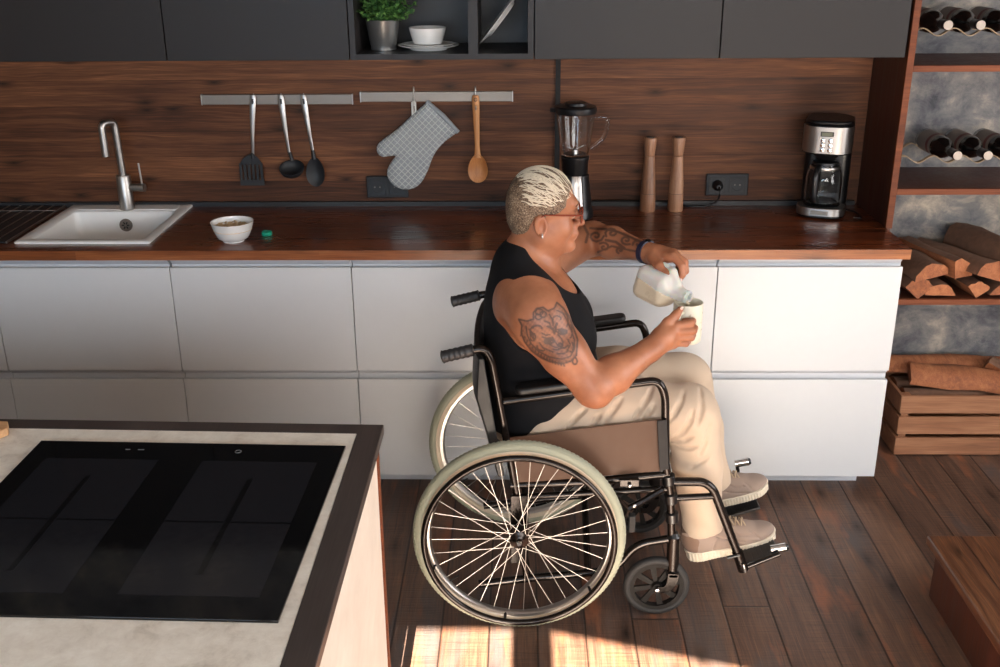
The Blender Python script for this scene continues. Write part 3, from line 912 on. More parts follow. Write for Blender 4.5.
# oven mitt body
P = np.array(smooth_poly(pts[3:], 2)+[]) if False else None
def open_smooth(P, it=2):
    for _ in range(it):
        o = [P[0]]
        for a, b in zip(P[:-1], P[1:]): o += [(a[0]*.75+b[0]*.25, a[1]*.75+b[1]*.25), (a[0]*.25+b[0]*.75, a[1]*.25+b[1]*.75)]
        P = o+[P[-1]]
    return P
mp = [pts[0]]+open_smooth(pts[2:]+[pts[0]])[:-1]
mp = np.array(mp)
F = Field((-1.19, yu-.03, .95), (-.86, yu+.03, 1.30), .0028)
def mitt(X, Y, Z):
    d2 = poly_sdf(mp, X[:, :, 0], Z[0, 0, :][None, :])[:, None, :]
    k = np.clip(-d2/.03, 0, 1); th = .004+.013*np.sqrt(1-(1-k)**2)
    u = (X+Z)/.0235*PI; v = (X-Z)/.0235*PI
    th = th + .0016*np.abs(np.sin(u+PI/2)*np.sin(v+PI/2))**.5
    d = np.maximum(d2, np.abs(Y-(yu))-th)
    return d
F.op(mitt, (-1.19, yu-.03, .95), (-.86, yu+.03, 1.30), 0)
fobj('mitt_shell', F, M['quilt'], t)
hm = MB(); a = Vector((-.984, yu, 1.289)); b = Vector((-.872, yu, 1.178)); 
hm.tube([a, a.lerp(b, .5)+Vector((.003, 0, .002)), b], [.009, .011, .009], 12)
for v_i in range(len(hm.v)):
    p = hm.v[v_i]; hm.v[v_i] = (p[0], yu+(p[1]-yu)*1.3, p[2])
ob('cuff_binding', hm, M['hem'], t)
lp = MB()
for sx in (0, .010):
    lp.box(-1.035+sx-.004, -1.035+sx+.004, yu-.003-sx*.3, yu+.0-sx*.3, 1.225, 1.288)
lp.tube([(-1.035, yu-.002, 1.284), (-1.033, yu-.003, 1.291), (-1.028, yu-.004, 1.291), (-1.025, yu-.004, 1.284)], .0035, 8)
ob('hanging_loop', lp, M['loop'], t)
def hook(x, zt, label):
    t = thing('s_hook', label, 'hook', (x, YR-.02, zt-.05), 'wire hooks over the rail')
    p = bez([(x, YR-.004, zt+.022), (x, YR-.004, zt+.034), (x, YR-.018, zt+.034), (x, YR-.018, zt-.03), (x+.001, YR-.020, zt-.045), (x+.002, yu-.010, zt-.045), (x+.002, yu-.012, zt-.030)], .006, 4)
    ob('wire', MB().tube(p, .0026, 8), M['steel'], t)
    ob('tip_ball', MB().ell((x, YR-.004, zt+.021), (.0035, .0035, .0035), 10, 6), M['steel'], t)
hook(-1.030, 1.305, 'steel wire hook holding the oven mitt loop')
hook(-.807, 1.305, 'steel wire hook holding the wooden spoon')
# wooden spoon
t = thing('wooden_spoon', 'brown wooden cooking spoon hanging from the steel rail', 'kitchen utensil', (-.80, yu-.004, 1.0))
m = MB(); y = yu-.004
prof = [(1.312, .010), (1.300, .0135), (1.27, .0128), (1.18, .010), (1.13, .0088), (1.10, .011), (1.085, .016)]
vs = []; fs = []
for (z, w_) in prof:
    xx = -.806+.004*(1.312-z)/.2
    for k in range(10):
        a = 2*PI*k/10; vs.append((xx+w_*math.cos(a), y+.0055*math.sin(a), z))
for j in range(len(prof)-1):
    for i in range(10): fs.append((j*10+i, j*10+(i+1) % 10, (j+1)*10+(i+1) % 10, (j+1)*10+i))
fs.append(tuple(range(10))[::-1]); fs.append(tuple(60+i for i in range(10)))
m.add(vs, fs)
ob('handle', m, M['spoon'], t)
m = MB(); spoonbowl(m, (-.801, y-.006, 1.046), .036, .053, .013, .004)
ob('spoon_bowl', m, M['spoon'], t, sharp=60)
ob('hanging_hole', MB().torus((-.806, y-.0055, 1.297), .0055, .0012, 'y', 20, 6), M['dark'], t)

# ------------------------------------------------------------------ sockets
def socket(x, z, label, plug=False):
    t = thing('double_socket', label, 'socket', (x, WS, z-.041), 'black double wall sockets')
    ob('frame', MB().box(x-.078, x+.078, WS-.010, WS-.0005, z-.041, z+.041), M['blackm'], t, bevel=.003)
    for s_ in (-1, 1):
        c = x+s_*.037
        m = MB().box(c-.030, c+.030, WS-.0125, WS-.0101, z-.030, z+.030)
        i_ = ob('insert', m, M['blackp'], t, bevel=.001)
        ob('recess', MB().lathe([(.024, -.0135), (.021, -.0135), (.0205, -.0128), (0, -.0128)], (c, WS, z), 'y', 28), M['blackm'], i_)
        for q in (-1, 1): ob('contact_hole', MB().lathe([(.0028, -.0134), (0, -.0136)], (c+q*.0095, WS, z), 'y', 10), M['dsteel'], i_)
    return t
socket(-1.142, .972, 'black double wall socket partly behind the oven mitt')
socket(.124, .977, 'black double wall socket between the mills and the coffee maker')
t = thing('power_plug', 'black power plug and cable in the socket right of the mills', 'plug', (.087, WS-.013, .96))
ob('plug_body', MB().lathe([(0, -.050), (.008, -.050), (.012, -.044), (.018, -.034), (.0195, -.014), (0, -.014)], (.087, WS, .977), 'y', 20), M['blackp'], t)
ob('cable', MB().tube(bez([(.087, WS-.050, .977), (.088, WS-.075, .965), (.086, WS-.06, .93), (.05, WS-.05, .906), (-.02, WS-.045, .9045), (-.06, WS-.02, .9045), (-.10, WS-.033, .921), (-.3, WS-.033, .921), (-.46, WS-.033, .9205)], .03), .0035, 8), M['blackp'], t)

# ------------------------------------------------------------------ pepper mills
def mill(x, y, label):
    t = thing('pepper_mill', label, 'mill', (x, y, .9), 'tall wooden mills')
    ob('lower_body', MB().lathe([(0, 0), (.0275, 0), (.0282, .002), (.0275, .05), (.0268, .0655)], (x, y, .9), n=32), M['mill'], t)
    ob('upper_body', MB().lathe([(.0262, .067), (.0262, .070), (.0255, .10), (.0215, .15), (.0185, .20), (.0185, .203), (0, .203)], (x, y, .9), n=32), M['mill'], t)
    ob('seam_ring', MB().lathe([(.0255, .0655), (.0250, .0662), (.0255, .067)], (x, y, .9), n=32), M['dark'], t)
    ob('crown', MB().lathe([(.0175, .204), (.0182, .206), (.0235, .262), (.0230, .268), (.0215, .270), (0, .270)], (x, y, .9), n=32), M['spoon'] if False else M['mill'], t)
    ob('top_disc', MB().lathe([(.0150, .2702), (.0148, .2722), (0, .2725)], (x, y, .9), n=24), M['dark'], t)
mill(-.178, .492, 'tall wooden mill nearest the blender')
mill(-.076, .492, 'tall wooden mill nearest the wall socket, beside its twin')

# ------------------------------------------------------------------ blender jug
bx, by = -.452, .40
t = thing('countertop_blender', 'black and silver blender with a glass jar, behind the person head', 'blender', (bx, by, .9))
m = MB().lathe([(0, .002), (.066, .002), (.070, .006), (.069, .025), (.060, .045)], (bx, by, .9), n=40)
ob('base', m, M['blackp'], t)
ob('motor_housing', MB().lathe([(.0595, .045), (.057, .06), (.050, .12), (.045, .155), (.043, .158)], (bx, by, .9), n=40), M['steel'], t)
m = MB()
for s_ in (-1,):
    m.box(bx-.062, bx-.040, by-.03, by+.03, .925, 1.05)
ob('side_shell', MB().lathe([(.063, .03), (.061, .06), (.054, .12), (.050, .158), (.045, .160), (.044, .16)], (bx, by, .9), n=40, a0=R(120), a1=R(255)), M['blackp'], t)
ob('side_shell', MB().lathe([(.063, .03), (.061, .06), (.054, .12), (.050, .158), (.045, .160), (.044, .16)], (bx, by, .9), n=24, a0=R(-60), a1=R(20)), M['blackp'], t)
kb = ob('speed_dial', MB().lathe([(.014, -.058), (.014, -.070), (.012, -.072), (0, -.072)], (bx, by, .965), 'y', 20), M['blackp'], t)
ob('collar', MB().lathe([(.043, .158), (.046, .165), (.047, .205), (.050, .212), (.050, .222), (.044, .226), (0, .226)], (bx, by, .9), n=40), M['blackp'], t)
j = []
for k in range(2):
    o_ = k*.0035
jar = [(.040, .227), (.046, .227), (.052, .26), (.064, .345), (.069, .372), (.066, .374), (.0625, .345), (.0485, .262), (.0425, .232), (0, .231), (0, .2275)]
ob('glass_jar', MB().lathe([(0, .2272)]+jar, (bx, by, .9), n=48), M['glass'], t, sharp=60)
rb = MB()
for k in range(6):
    a = PI/6+k*PI/3
    rb.tube([(bx+(.053)*math.cos(a), by+.053*math.sin(a), .9+.262), (bx+.066*math.cos(a), by+.066*math.sin(a), .9+.355)], .0022, 6)
ob('jar_rib', rb, M['glass'], t)
ob('blade_hub', MB().lathe([(0, .231), (.012, .231), (.010, .245), (0, .25)], (bx, by, .9), n=16).tube([(bx-.03, by, 1.155), (bx, by, 1.145), (bx+.03, by, 1.16)], .002, 6), M['steel'], t)
ob('jar_handle', MB().tube(bez([(bx+.062, by-.010, 1.258), (bx+.112, by-.016, 1.262), (bx+.105, by-.016, 1.19), (bx+.055, by-.010, 1.150)], .03, 8), [.0065]*2+[.0075]*16+[.0065]*0, 12) if False else MB().tube(bez([(bx+.062, by-.010, 1.258), (bx+.112, by-.016, 1.262), (bx+.105, by-.016, 1.19), (bx+.055, by-.010, 1.150)], .03, 8), .0075, 12), M['glass'], t)
ob('lid', MB().lathe([(0, .373), (.0705, .373), (.072, .378), (.072, .392), (.068, .397), (.040, .400), (.038, .408), (.030, .411), (0, .411)], (bx, by, .9), n=40).prism([(bx-.066, by-.012), (bx-.090, by), (bx-.066, by+.012)], 1.276, 1.290, 'z'), M['blackp'], t)

# ------------------------------------------------------------------ coffee maker
cx_, cy_ = .446, .452
t = thing('coffee_maker', 'black and steel drip coffee maker with a glass carafe, right end of the worktop', 'coffee maker', (cx_, cy_, .9), rotz=0)
xf = Matrix.Translation((cx_, cy_, .9)) @ Matrix.Rotation(R(-20), 4, 'Z')
def rr(x0, x1, y0, y1, r, n=8): return [(p[0], p[1]) for p in ring(x0, x1, y0, y1, 0, r, n)]
ob('base', MB(xf).prism(rr(-.082, .082, -.095, .095, .05), .004, .030, 'z'), M['blackp'], t, bevel=.003)
ob('base_band', MB(xf).prism(rr(-.0835, .0835, -.0965, .03, .052), .010, .040, 'z'), M['steel'], t, bevel=.003)
ob('base_badge', MB(xf).box(-.030, .030, -.0985, -.096, .017, .031), M['dsteel'], t, bevel=.001)
ob('hot_plate', MB(xf).lathe([(0, .041), (.062, .041), (.064, .044), (.060, .046), (0, .046)], (0, -.028, 0), n=36), M['blackp'], t)
ob('rear_column', MB(xf).prism(rr(-.080, .080, .035, .097, .028), .030, .30, 'z'), M['blackp'], t, bevel=.003)
ob('upper_housing', MB(xf).prism(rr(-.082, .082, -.090, .097, .055), .228, .330, 'z'), M['blackp'], t, bevel=.004)
ob('front_panel', MB(xf).prism(rr(-.0840, .0840, -.0925, .01, .056), .234, .325, 'z'), M['steel'], t, bevel=.002)
ob('lid', MB(xf).prism(rr(-.080, .080, -.086, .094, .053), .330, .345, 'z'), M['blackp'], t, bevel=.007, seg=3)
ob('filter_basket', MB(xf).lathe([(.030, .205), (.058, .232), (0, .232)], (0, -.028, 0), n=32), M['blackp'], t)
d_ = ob('display', MB(xf).box(-.022, .022, -.0945, -.0915, .293, .310), M['blackp'], t, bevel=.001)
ob('display_screen', MB(xf).box(-.018, .018, -.0952, -.0940, .2955, .3075), M['screen'], d_)
for i in range(3):
    for k in (-1, 1):
        ob('button', MB(xf).lathe([(.0078, -.0920), (.0078, -.0950), (.0065, -.0958), (0, -.0958)], (k*.0125, 0, .280-i*.0165), 'y', 18), M['chrome'], t)
cf = (0, -.028, .047)
c_ = ob('carafe', MB(xf).lathe([(0, 0), (.055, 0), (.061, .006), (.063, .03), (.063, .085), (.058, .115), (.047, .132), (.047, .138), (.044, .138), (.044, .131), (.055, .113), (.060, .085), (.060, .03), (.058, .008), (0, .004)], cf, n=44), M['glass'], t, sharp=60)
ob('carafe_band', MB(xf).torus((0, -.028, .047+.128), .0485, .0045, 'z', 40, 8, .007), M['steel'], c_)
ob('carafe_lid', MB(xf).lathe([(0, .139), (.046, .139), (.044, .148), (0, .152)], cf, n=32), M['blackp'], c_)
ob('carafe_handle', MB(xf).tube(bez([(-.018, -.072, .180), (-.024, -.128, .172), (-.022, -.128, .075), (-.016, -.090, .068)], .03, 8), .0115, 10), M['blackp'], c_)
tag(ob('power_cable', MB().tube(bez([(.53, .50, .9045), (.56, .47, .9045), (.575, .42, .9045), (.565, .36, .9045), (.54, .37, .905)], .03), .0032, 8), M['blackp']), 'black coil of cable beside the coffee maker', 'cable')

# ------------------------------------------------------------------ tall shelf at the right
YS = .245
t = thing('tall_shelf', 'tall dark wooden shelf with bottles and firewood, right of the kitchen', 'shelf', (1.0, .42, 0))
ob('side_panel', MB().box(XR+.0135, .630, YS+.008, W-.001, .9005, 2.3), M['panel'], t)
ob('front_strip', MB().box(XR+.011, .633, YS-.006, YS+.008, .9005, 2.3), M['edge'], t, bevel=.001)
ob('side_panel', MB().box(.6165, .632, YS+.0085, W-.001, 0, .9), M['panel'], t)
for z in (1.447, 1.038, .641, 1.86):
    ob('shelf_board', MB().box(.634, 1.9, YS+.012, W-.001, z-.020, z-.001), M['panel'], t)
    ob('shelf_edge', MB().box(.634, 1.9, YS-.004, YS+.012, z-.020, z), M['edge'], t, bevel=.001)
ob('side_panel', MB().box(1.9, 1.93, YS, W-.001, 0, 2.3), M['panel'], t)
# the worktop sits in front; keep the panel out of it by standing it behind the worktop edge

def wave_rack(z, ph, label, pitch=.1025, amp=.012):
    t = thing('wavy_bottle_rack', label, 'bottle rack', (1.2, .40, z-.02), 'wavy bottle racks')
    for yy in (.285, .50):
        m = MB(); pth = []
        for k in range(0, 150):
            x = .636+k*.0083
            if x > 1.898: break
            pth.append((x, yy, z+amp*math.cos(2*PI*(x-ph)/pitch+PI)))
        vs = []; fs = []
        for p in pth:
            for (dy, dz) in ((-.009, -.0015), (.009, -.0015), (.009, .0015), (-.009, .0015)): vs.append((p[0], p[1]+dy, p[2]+dz))
        for i in range(len(pth)-1):
            for q in range(4): fs.append((i*4+q, i*4+(q+1) % 4, (i+1)*4+(q+1) % 4, (i+1)*4+q))
        m.add(vs, fs); ob('wavy_strip', m, M['wire'], t)
    return t
def bottle(x, z, label, y0=.205, capm='cork'):
    t = thing('wine_bottle', label, 'bottle', (x, y0, z-.038), 'wine bottles lying on the racks')
    # axis y, neck towards the room
    pr = [(0, 0), (.0145, 0), (.0155, .003), (.0155, .022), (.0140, .024), (.0140, .085), (.018, .098), (.032, .118), (.0375, .14), (.0375, .295), (.034, .300), (0, .296)]
    ob('bottle_glass', MB().lathe(pr, (x, y0, z), 'y', 32), M['bottle'], t)
    ob('foil', MB().lathe([(.0150, .0015), (.0162, .0035), (.0162, .0225), (.0148, .0245), (.0148, .06)], (x, y0, z), 'y', 24), M['foil'], t)
    ob('cap_disc', MB().lathe([(0, -.0012), (.0145, -.0012), (.0148, .0012)], (x, y0, z), 'y', 24), M[capm], t)
    l = ob('paper_label', MB().lathe([(.0379, .155), (.0379, .275)], (x, y0, z), 'y', 32), M['lab1'], t)
    ob('label_stripe', MB().lathe([(.0382, .175), (.0382, .195)], (x, y0, z), 'y', 32), M['lab2'], l)
    return t
zt, zl = 1.549, 1.132
wave_rack(zt, .713, 'wavy metal bottle rack on the upper shelf of the tall unit')
wave_rack(zl, .705, 'wavy metal bottle rack on the lower shelf of the tall unit', .1)
for i, w_ in enumerate(('nearest the dark side panel', 'second from the side panel', 'at the picture edge')):
    bottle(.713+i*.1025, zt-.012+.0395, 'dark wine bottle on the upper rack, '+w_)
for i, w_ in enumerate(('nearest the side panel', 'second from the side panel', 'at the picture edge')):
    bottle(.805+i*.1, zl-.012+.0395, 'wine bottle on the lower rack, '+w_)

# ------------------------------------------------------------------ firewood
def wedge(name, label, c, yaw, L, kind, rot, size, grp, pitch=0, seed=0, bm='bark'):
    r_ = random.Random(seed)
    t = thing(name, label, 'firewood', c, grp)
    xf = Matrix.Translation(c) @ Matrix.Rotation(R(yaw), 4, 'Z') @ Matrix.Rotation(R(pitch), 4, 'X') @ Matrix.Rotation(R(rot), 4, 'Y')
    if kind == 'round': A = [(math.cos(2*PI*k/14), math.sin(2*PI*k/14)) for k in range(14)]; core = 14
    elif kind == 'half': A = [(math.cos(PI*k/8), math.sin(PI*k/8)*.8-.3) for k in range(9)]
    else: A = [(0, -.55)]+[(math.cos(R(25+k*16)), math.sin(R(25+k*16))*.9-.15) for k in range(9)]
    vs = []; fs = []; n = len(A); ns = 7
    for j in range(ns+1):
        y = L*(j/ns-.5)
        for i, p in enumerate(A):
            q = size*(1+.07*math.sin(j*1.3+i*2+seed))+r_.uniform(-.0015, .0015)
            vs.append((p[0]*q+.006*math.sin(j*.9+seed), y+(r_.uniform(-.003, .003) if j in (0, ns) else 0), p[1]*q))
    inner = [i for i in range(n)]
    split, bark = [], []
    for j in range(ns):
        for i in range(n):
            f = (j*n+i, j*n+(i+1) % n, (j+1)*n+(i+1) % n, (j+1)*n+i)
            isb = (kind == 'round') or (kind == 'half' and i < 8) or (kind == 'wedge' and 1 <= i < n-1)
            (bark if isb else split).append(f)
    split += [tuple(range(n)), tuple(ns*n+i for i in range(n))]
    ob('split_wood', MB(xf).add(vs, split), M['log'], t, sharp=25)
    ob('bark', MB(xf).add(vs, bark), M[bm], t, sharp=50)
    return t
G = 'firewood stacked on the shelf'
zs = .643
wedge('firewood_log', 'split log lying lowest beside the cabinet end', (.745, .40, zs+.028), 4, .30, 'wedge', 0, .056, G, seed=1)
wedge('firewood_log', 'split log in the bottom layer, second from the cabinet end', (.835, .40, zs+.026), -2, .30, 'half', 0, .052, G, seed=2)
wedge('firewood_log', 'small split log in the bottom layer below the round log', (.955, .40, zs+.024), 6, .29, 'wedge', 10, .045, G, seed=3)
wedge('firewood_log', 'split log in the bottom layer at the picture edge', (1.06, .40, zs+.028), 3, .30, 'half', 0, .05, G, seed=4)
wedge('firewood_log', 'broad split log on top, nearest the worktop corner', (.765, .40, zs+.096), 14, .31, 'half', -8, .066, G, seed=5)
wedge('firewood_log', 'split log on top with a square pale end, second from the worktop', (.850, .40, zs+.098), 18, .31, 'wedge', 35, .056, G, seed=6)
wedge('firewood_log', 'large bark covered half log leaning left in the middle of the pile', (.935, .39, zs+.098), 26, .33, 'half', 18, .082, G, seed=7)
wedge('firewood_log', 'round bark log on top of the pile at the picture edge', (1.055, .40, zs+.125), 22, .34, 'round', 0, .070, G, seed=8)
# crate
CX0, CX1, CY0, CY1, CZ = .768, 1.50, .285, .565, .248
t = thing('wooden_crate', 'slatted pale wooden crate of firewood on the floor, right of the cabinets', 'crate', ((CX0+CX1)/2, (CY0+CY1)/2, 0))
zz = [(.004, .074), (.090, .160), (.176, .246)]
for z0, z1 in zz:
    ob('front_slat', MB().box(CX0, CX1, CY0, CY0+.012, z0, z1), M['crate'], t, bevel=.0015)
    ob('back_slat', MB().box(CX0, CX1, CY1-.012, CY1, z0, z1), M['crate'], t, bevel=.0015)
    ob('side_slat', MB().box(CX0, CX0+.012, CY0+.0125, CY1-.0125, z0, z1), M['crate'], t, bevel=.0015)
    ob('side_slat', MB().box(CX1-.012, CX1, CY0+.0125, CY1-.0125, z0, z1), M['crate'], t, bevel=.0015)
for (x, y) in ((CX0+.0125, CY0+.0125), (CX1-.04, CY0+.0125), (CX0+.0125, CY1-.04), (CX1-.04, CY1-.04)):
    ob('corner_post', MB().box(x, x+.027, y, y+.027, .004, .246), M['crate'], t)
ob('bottom_board', MB().box(CX0+.013, CX1-.013, CY0+.013, CY1-.013, .004, .014), M['crate'], t)
G = 'firewood in the crate'
wedge('firewood_log', 'long split log lying lengthwise at the back of the crate', (.99, .50, .29), 88, .46, 'half', 0, .058, G, seed=11, bm='log')
wedge('firewood_log', 'broad pale split log on top at the front of the crate', (1.00, .385, .285), 80, .34, 'half', -14, .062, G, pitch=3, seed=12, bm='log')
wedge('firewood_log', 'bark log sunk inside the crate below the top logs', (1.02, .36, .20), 92, .44, 'round', 0, .045, G, seed=13)
wedge('firewood_log', 'second bark log sunk inside the crate, behind the first', (1.02, .46, .20), 90, .44, 'round', 0, .045, G, seed=14)
wedge('firewood_log', 'upright slanting log end sticking out at the right of the crate', (1.22, .38, .26), 60, .24, 'wedge', 20, .055, G, pitch=25, seed=15)

# ------------------------------------------------------------------ wooden step bottom right
t = thing('wooden_step', 'low knotty wooden step at the bottom right of the floor', 'step', (1.2, -1.4, 0))
X0, Yb, ZT = .574, -.605, .20
ob('tread', MB().box(X0-.022, 2.6, -2.6, Yb+.012, ZT-.028, ZT), M['step'], t, bevel=.004)
ob('riser', MB().box(X0+.006, X0+.03, -2.6, Yb-.004, .0, ZT-.028), M['panel'], t)
ob('back_riser', MB().box(X0+.0305, 2.6, Yb-.022, Yb-.004, 0, ZT-.028), M['panel'], t)

# ------------------------------------------------------------------ island
IX, IY, IZ = -.934, -1.285, .9
t = thing('kitchen_island', 'kitchen island with pale concrete top and dark edging, bottom left', 'island', (-1.9, -1.8, 0))
ex, ey = Vector((1, -.030, 0)), Vector((0.004, 1, 0))
def IP(u, v, z): return (IX+u*ex.x+v*ey.x, IY+u*ex.y+v*ey.y, z)
def iprism(poly, z0, z1):
    m = MB(); m.prism([IP(u, v, 0)[:2] for u, v in poly], z0, z1, 'z'); return m
fw_ = .051
ob('edge_frame', iprism([(-2.4, 0), (0, 0), (0, -1.05), (-fw_, -1.05), (-fw_, -.042), (-2.4, -.042)], IZ-.022, IZ), M['frame_top'], t, bevel=.0015)
ob('stone_top', iprism([(-2.4, -.0425), (-fw_-.0005, -.0425), (-fw_-.0005, -1.05), (-2.4, -1.05)], IZ-.022, IZ-.0012), M['istone'], t)
ob('top_core', iprism([(-2.4, -.004), (-.006, -.004), (-.006, -1.05), (-2.4, -1.05)], IZ-.040, IZ-.0222), M['edge'], t)
ob('side_panel', iprism([(-.030, -.035), (-.014, -.035), (-.014, -1.04), (-.030, -1.04)], .06, IZ-.0402), M['iply'], t)
ob('corner_post', iprism([(-.034, -.034), (-.010, -.034), (-.010, -.018), (-.034, -.018)], 0, IZ-.0402), M['edge'], t)
ob('back_panel', iprism([(-2.4, -.034), (-.036, -.034), (-.036, -.02), (-2.4, -.02)], .0, IZ-.0402), M['iply'], t)
ob('front_panel', iprism([(-2.4, -1.04), (-.036, -1.04), (-.036, -1.02), (-2.4, -1.02)], .0, IZ-.0402), M['iply'], t)
ob('plinth', iprism([(-.030, -.035), (-.02, -.035), (-.02, -1.04), (-.030, -1.04)], 0, .06), M['edge'], t)
# hob: corners from the photo on the worktop plane
H = [(-1.628, -1.368), (-.998, -1.388), (-1.012, -1.962), (-1.640, -1.945)]
def HP(u, v):   # u 0..1 left-right, v 0..1 far-near
    a = Vector(H[0]).lerp(Vector(H[1]), u); b = Vector(H[3]).lerp(Vector(H[2]), u); return tuple(a.lerp(b, v))
def hq(u0, u1, v0, v1, z0, z1): 
    return MB().prism([HP(u0, v0), HP(u1, v0), HP(u1, v1), HP(u0, v1)], z0, z1, 'z')
t = thing('induction_hob', 'black glass induction hob set into the island top', 'hob', (-1.32, -1.66, IZ))
ob('glass_plate', hq(0, 1, 0, 1, IZ-.003, IZ+.0035), M['hobb'], t, bevel=.001)
for (u0, u1) in ((.07, .43), (.57, .93)):
    z_ = ob('cooking_zone', hq(u0, u1, .13, .515, IZ+.0035, IZ+.0038), M['hobz'], t)
    z2 = ob('cooking_zone', hq(u0, u1, .525, .90, IZ+.0035, IZ+.0038), M['hobz'], t)
    uc = (u0+u1)/2
    ob('zone_mark', hq(uc-.009, uc+.009, .25, .80, IZ+.0038, IZ+.0040), M['hobl'], t)
    for s_ in (-1, 1): ob('zone_mark', hq(uc+s_*.0095-.0008, uc+s_*.0095+.0008, .25, .80, IZ+.0038, IZ+.0041), M['hobz'], t)
ob('printed_mark', hq(.30, .315, .055, .06, IZ+.0035, IZ+.0038).add(*(lambda q: (q.v, q.f))(hq(.34, .36, .055, .06, IZ+.0035, IZ+.0038))), M['hobg'], t)
hp = HP(.665, .06)
ob('power_symbol', MB().torus((hp[0], hp[1], IZ+.0038), .006, .0006, 'z', 24, 4), M['hobg'], t)
b_ = ob('cutting_board', MB().prism([(-1.722, -1.308), (-1.708, -1.340), (-1.86, -1.60), (-2.0, -1.52), (-1.90, -1.30)], IZ+.0005, IZ+.018, 'z'), M['board'], bevel=.002)
tag(b_, 'pale wooden board corner on the island at the left picture edge', 'cutting board')
# ------------------------------------------------------------------ wheelchair
WX, WZ, WR = -.648, .2965, .2965
chair = thing('wheelchair', 'manual wheelchair with dark frame and grey green tyres, in front of the cabinets', 'wheelchair', (WX, -.48, 0))
def T(mb, pts, r=.011, br=.03, n=12): mb.tube(bez(pts, br), r, n); return mb
def side(y, s):
    """s=+1: near side, y plane of the side frame"""
    m = MB()
    # rear post with push handle
    T(m, [(-.655, y, .40), (-.684, y, .575), (-.722, y, .805), (-.740, y, .838), (-.785, y, .830)], .0115, .04)
    T(m, [(-.655, y, .40), (-.625, y, .118)], .0115)
    fr = ob('side_frame', m, M['frame'], chair)
    m = MB()
    T(m, [(-.765, y, .098), (-.625, y, .118), (-.41, y, .142), (-.36, y, .165), (-.315, y, .235), (-.225, y, .252)], .0115, .05)
    ob('lower_rail', m, M['frame'], chair)
    ob('seat_rail', T(MB(), [(-.672, y, .425), (-.44, y, .437), (-.232, y, .462)], .0115), M['frame'], chair)
    ob('side_rail', T(MB(), [(-.672, y, .385), (-.232, y, .415)], .009), M['frame'], chair)
    # push handle grip
    g = MB(); pa = Vector((-.768, y, .833)); pb = Vector((-.855, y, .811)); n = 26
    pr = [(pa.lerp(pb, k/n)) for k in range(n+1)]
    rs = [.0165+.0010*math.sin(k*1.45)*(1 if 3 < k < 23 else 0) for k in range(n+1)]; rs[0] = .013; rs[1] = .0175; rs[-1] = .013; rs[-2] = .0185
    g.tube(pr, rs, 16)
    ob('push_grip', g, M['grip'], chair)
    # armrest
    m = MB(); T(m, [(-.690, y, .682), (-.33, y, .737), (-.275, y, .745), (-.255, y, .70), (-.243, y, .48)], .0115, .035)
    a = ob('armrest', m, M['frame'], chair)
    xf = Matrix.Translation((-.492 if s < 0 else -.510, y, .731)) @ Matrix.Rotation(R(-8.2), 4, 'Y')
    ob('armrest_pad', MB(xf).prism(rr(-.172 if s < 0 else -.150, .172 if s < 0 else .150, -.024, .024, .02), -.004, .016, 'z'), M['vinyl'], a, bevel=.007, seg=3)
    # front post
    m = MB(); T(m, [(-.243, y, .49), (-.226, y, .40), (-.207, y, .17)], .012)
    ob('front_post', m, M['frame'], chair)
    for z, x in ((.445, -.232), (.385, -.222), (.325, -.216)):
        ob('clamp', MB().tube([(x, y, z-.014), (x-.003, y, z+.014)], .0185, 16), M['blackp'], chair, bevel=.001)
    # side guard panel
    yy = y - s*.004
    pp = [(-.686, .573), (-.50, .600), (-.262, .632), (-.246, .630), (-.240, .488), (-.262, .472), (-.668, .432)]
    sp = ob('side_guard', MB().prism(pp, yy-.0015, yy+.0015, 'y'), M['vinylb'], chair, bevel=.001)
    ob('guard_edge', MB().prism([(-.276, .633), (-.250, .636), (-.237, .486), (-.262, .480)], yy-s*.013-.002, yy-s*.013+.002, 'y'), M['rubber'], sp, bevel=.0015)
    # caster
    cyy = y - s*.012 if s > 0 else y
    cx = -.251; cr = .0965
    fk = MB()
    fk.tube([(-.2075, y, .150), (-.209, y, .262)], .0185, 18)
    ob('caster_housing', fk, M['frame'], chair)
    ob('caster_cap', MB().tube([(-.2095, y, .262), (-.2097, y, .274)], [.0200, .012], 18), M['blackp'], chair)
    ob('caster_collar', MB().tube([(-.2065, y, .138), (-.2073, y, .152)], .0195, 18), M['blackp'], chair)
    for q in (-1, 1):
        yy = y+q*.0225
        f = MB(); pth = bez([(-.207, yy, .150), (-.210, yy, .118), (-.224, yy, .096), (-.251, yy, .0965)], .03, 6)
        vs = []; fs = []; k = len(pth)
        for i, p in enumerate(pth):
            a_ = pth[min(i+1, k-1)]-pth[max(i-1, 0)]; nn = Vector((-a_.z, 0, a_.x)).normalized(); w_ = .0155-.006*i/k
            for (u, v) in ((-1, -1), (1, -1), (1, 1), (-1, 1)): vs.append(p+nn*w_*u+Vector((0, .0025*v, 0)))
        for i in range(k-1):
            for r_ in range(4): fs.append((i*4+r_, i*4+(r_+1) % 4, (i+1)*4+(r_+1) % 4, (i+1)*4+r_))
        fs += [(0, 1, 2, 3), (k*4-4, k*4-3, k*4-2, k*4-1)]
        f.add(vs, fs); ob('caster_fork', f, M['frame'], chair, bevel=.001)
    ob('fork_crown', MB().box(-.222, -.192, y-.025, y+.025, .136, .150), M['frame'], chair, bevel=.003)
    w = MB().torus((cx, y, cr), cr-.0125, .0125, 'y', 56, 12, .0135)
    cw = ob('caster_wheel', w, M['rubber'], chair)
    ob('caster_rim', MB().lathe([(cr-.019, -.011), (cr-.031, -.010), (cr-.031, .010), (cr-.019, .011), (cr-.019, -.011)], (cx, y, cr), 'y', 48), M['cgrey'], cw)
    sp = MB()
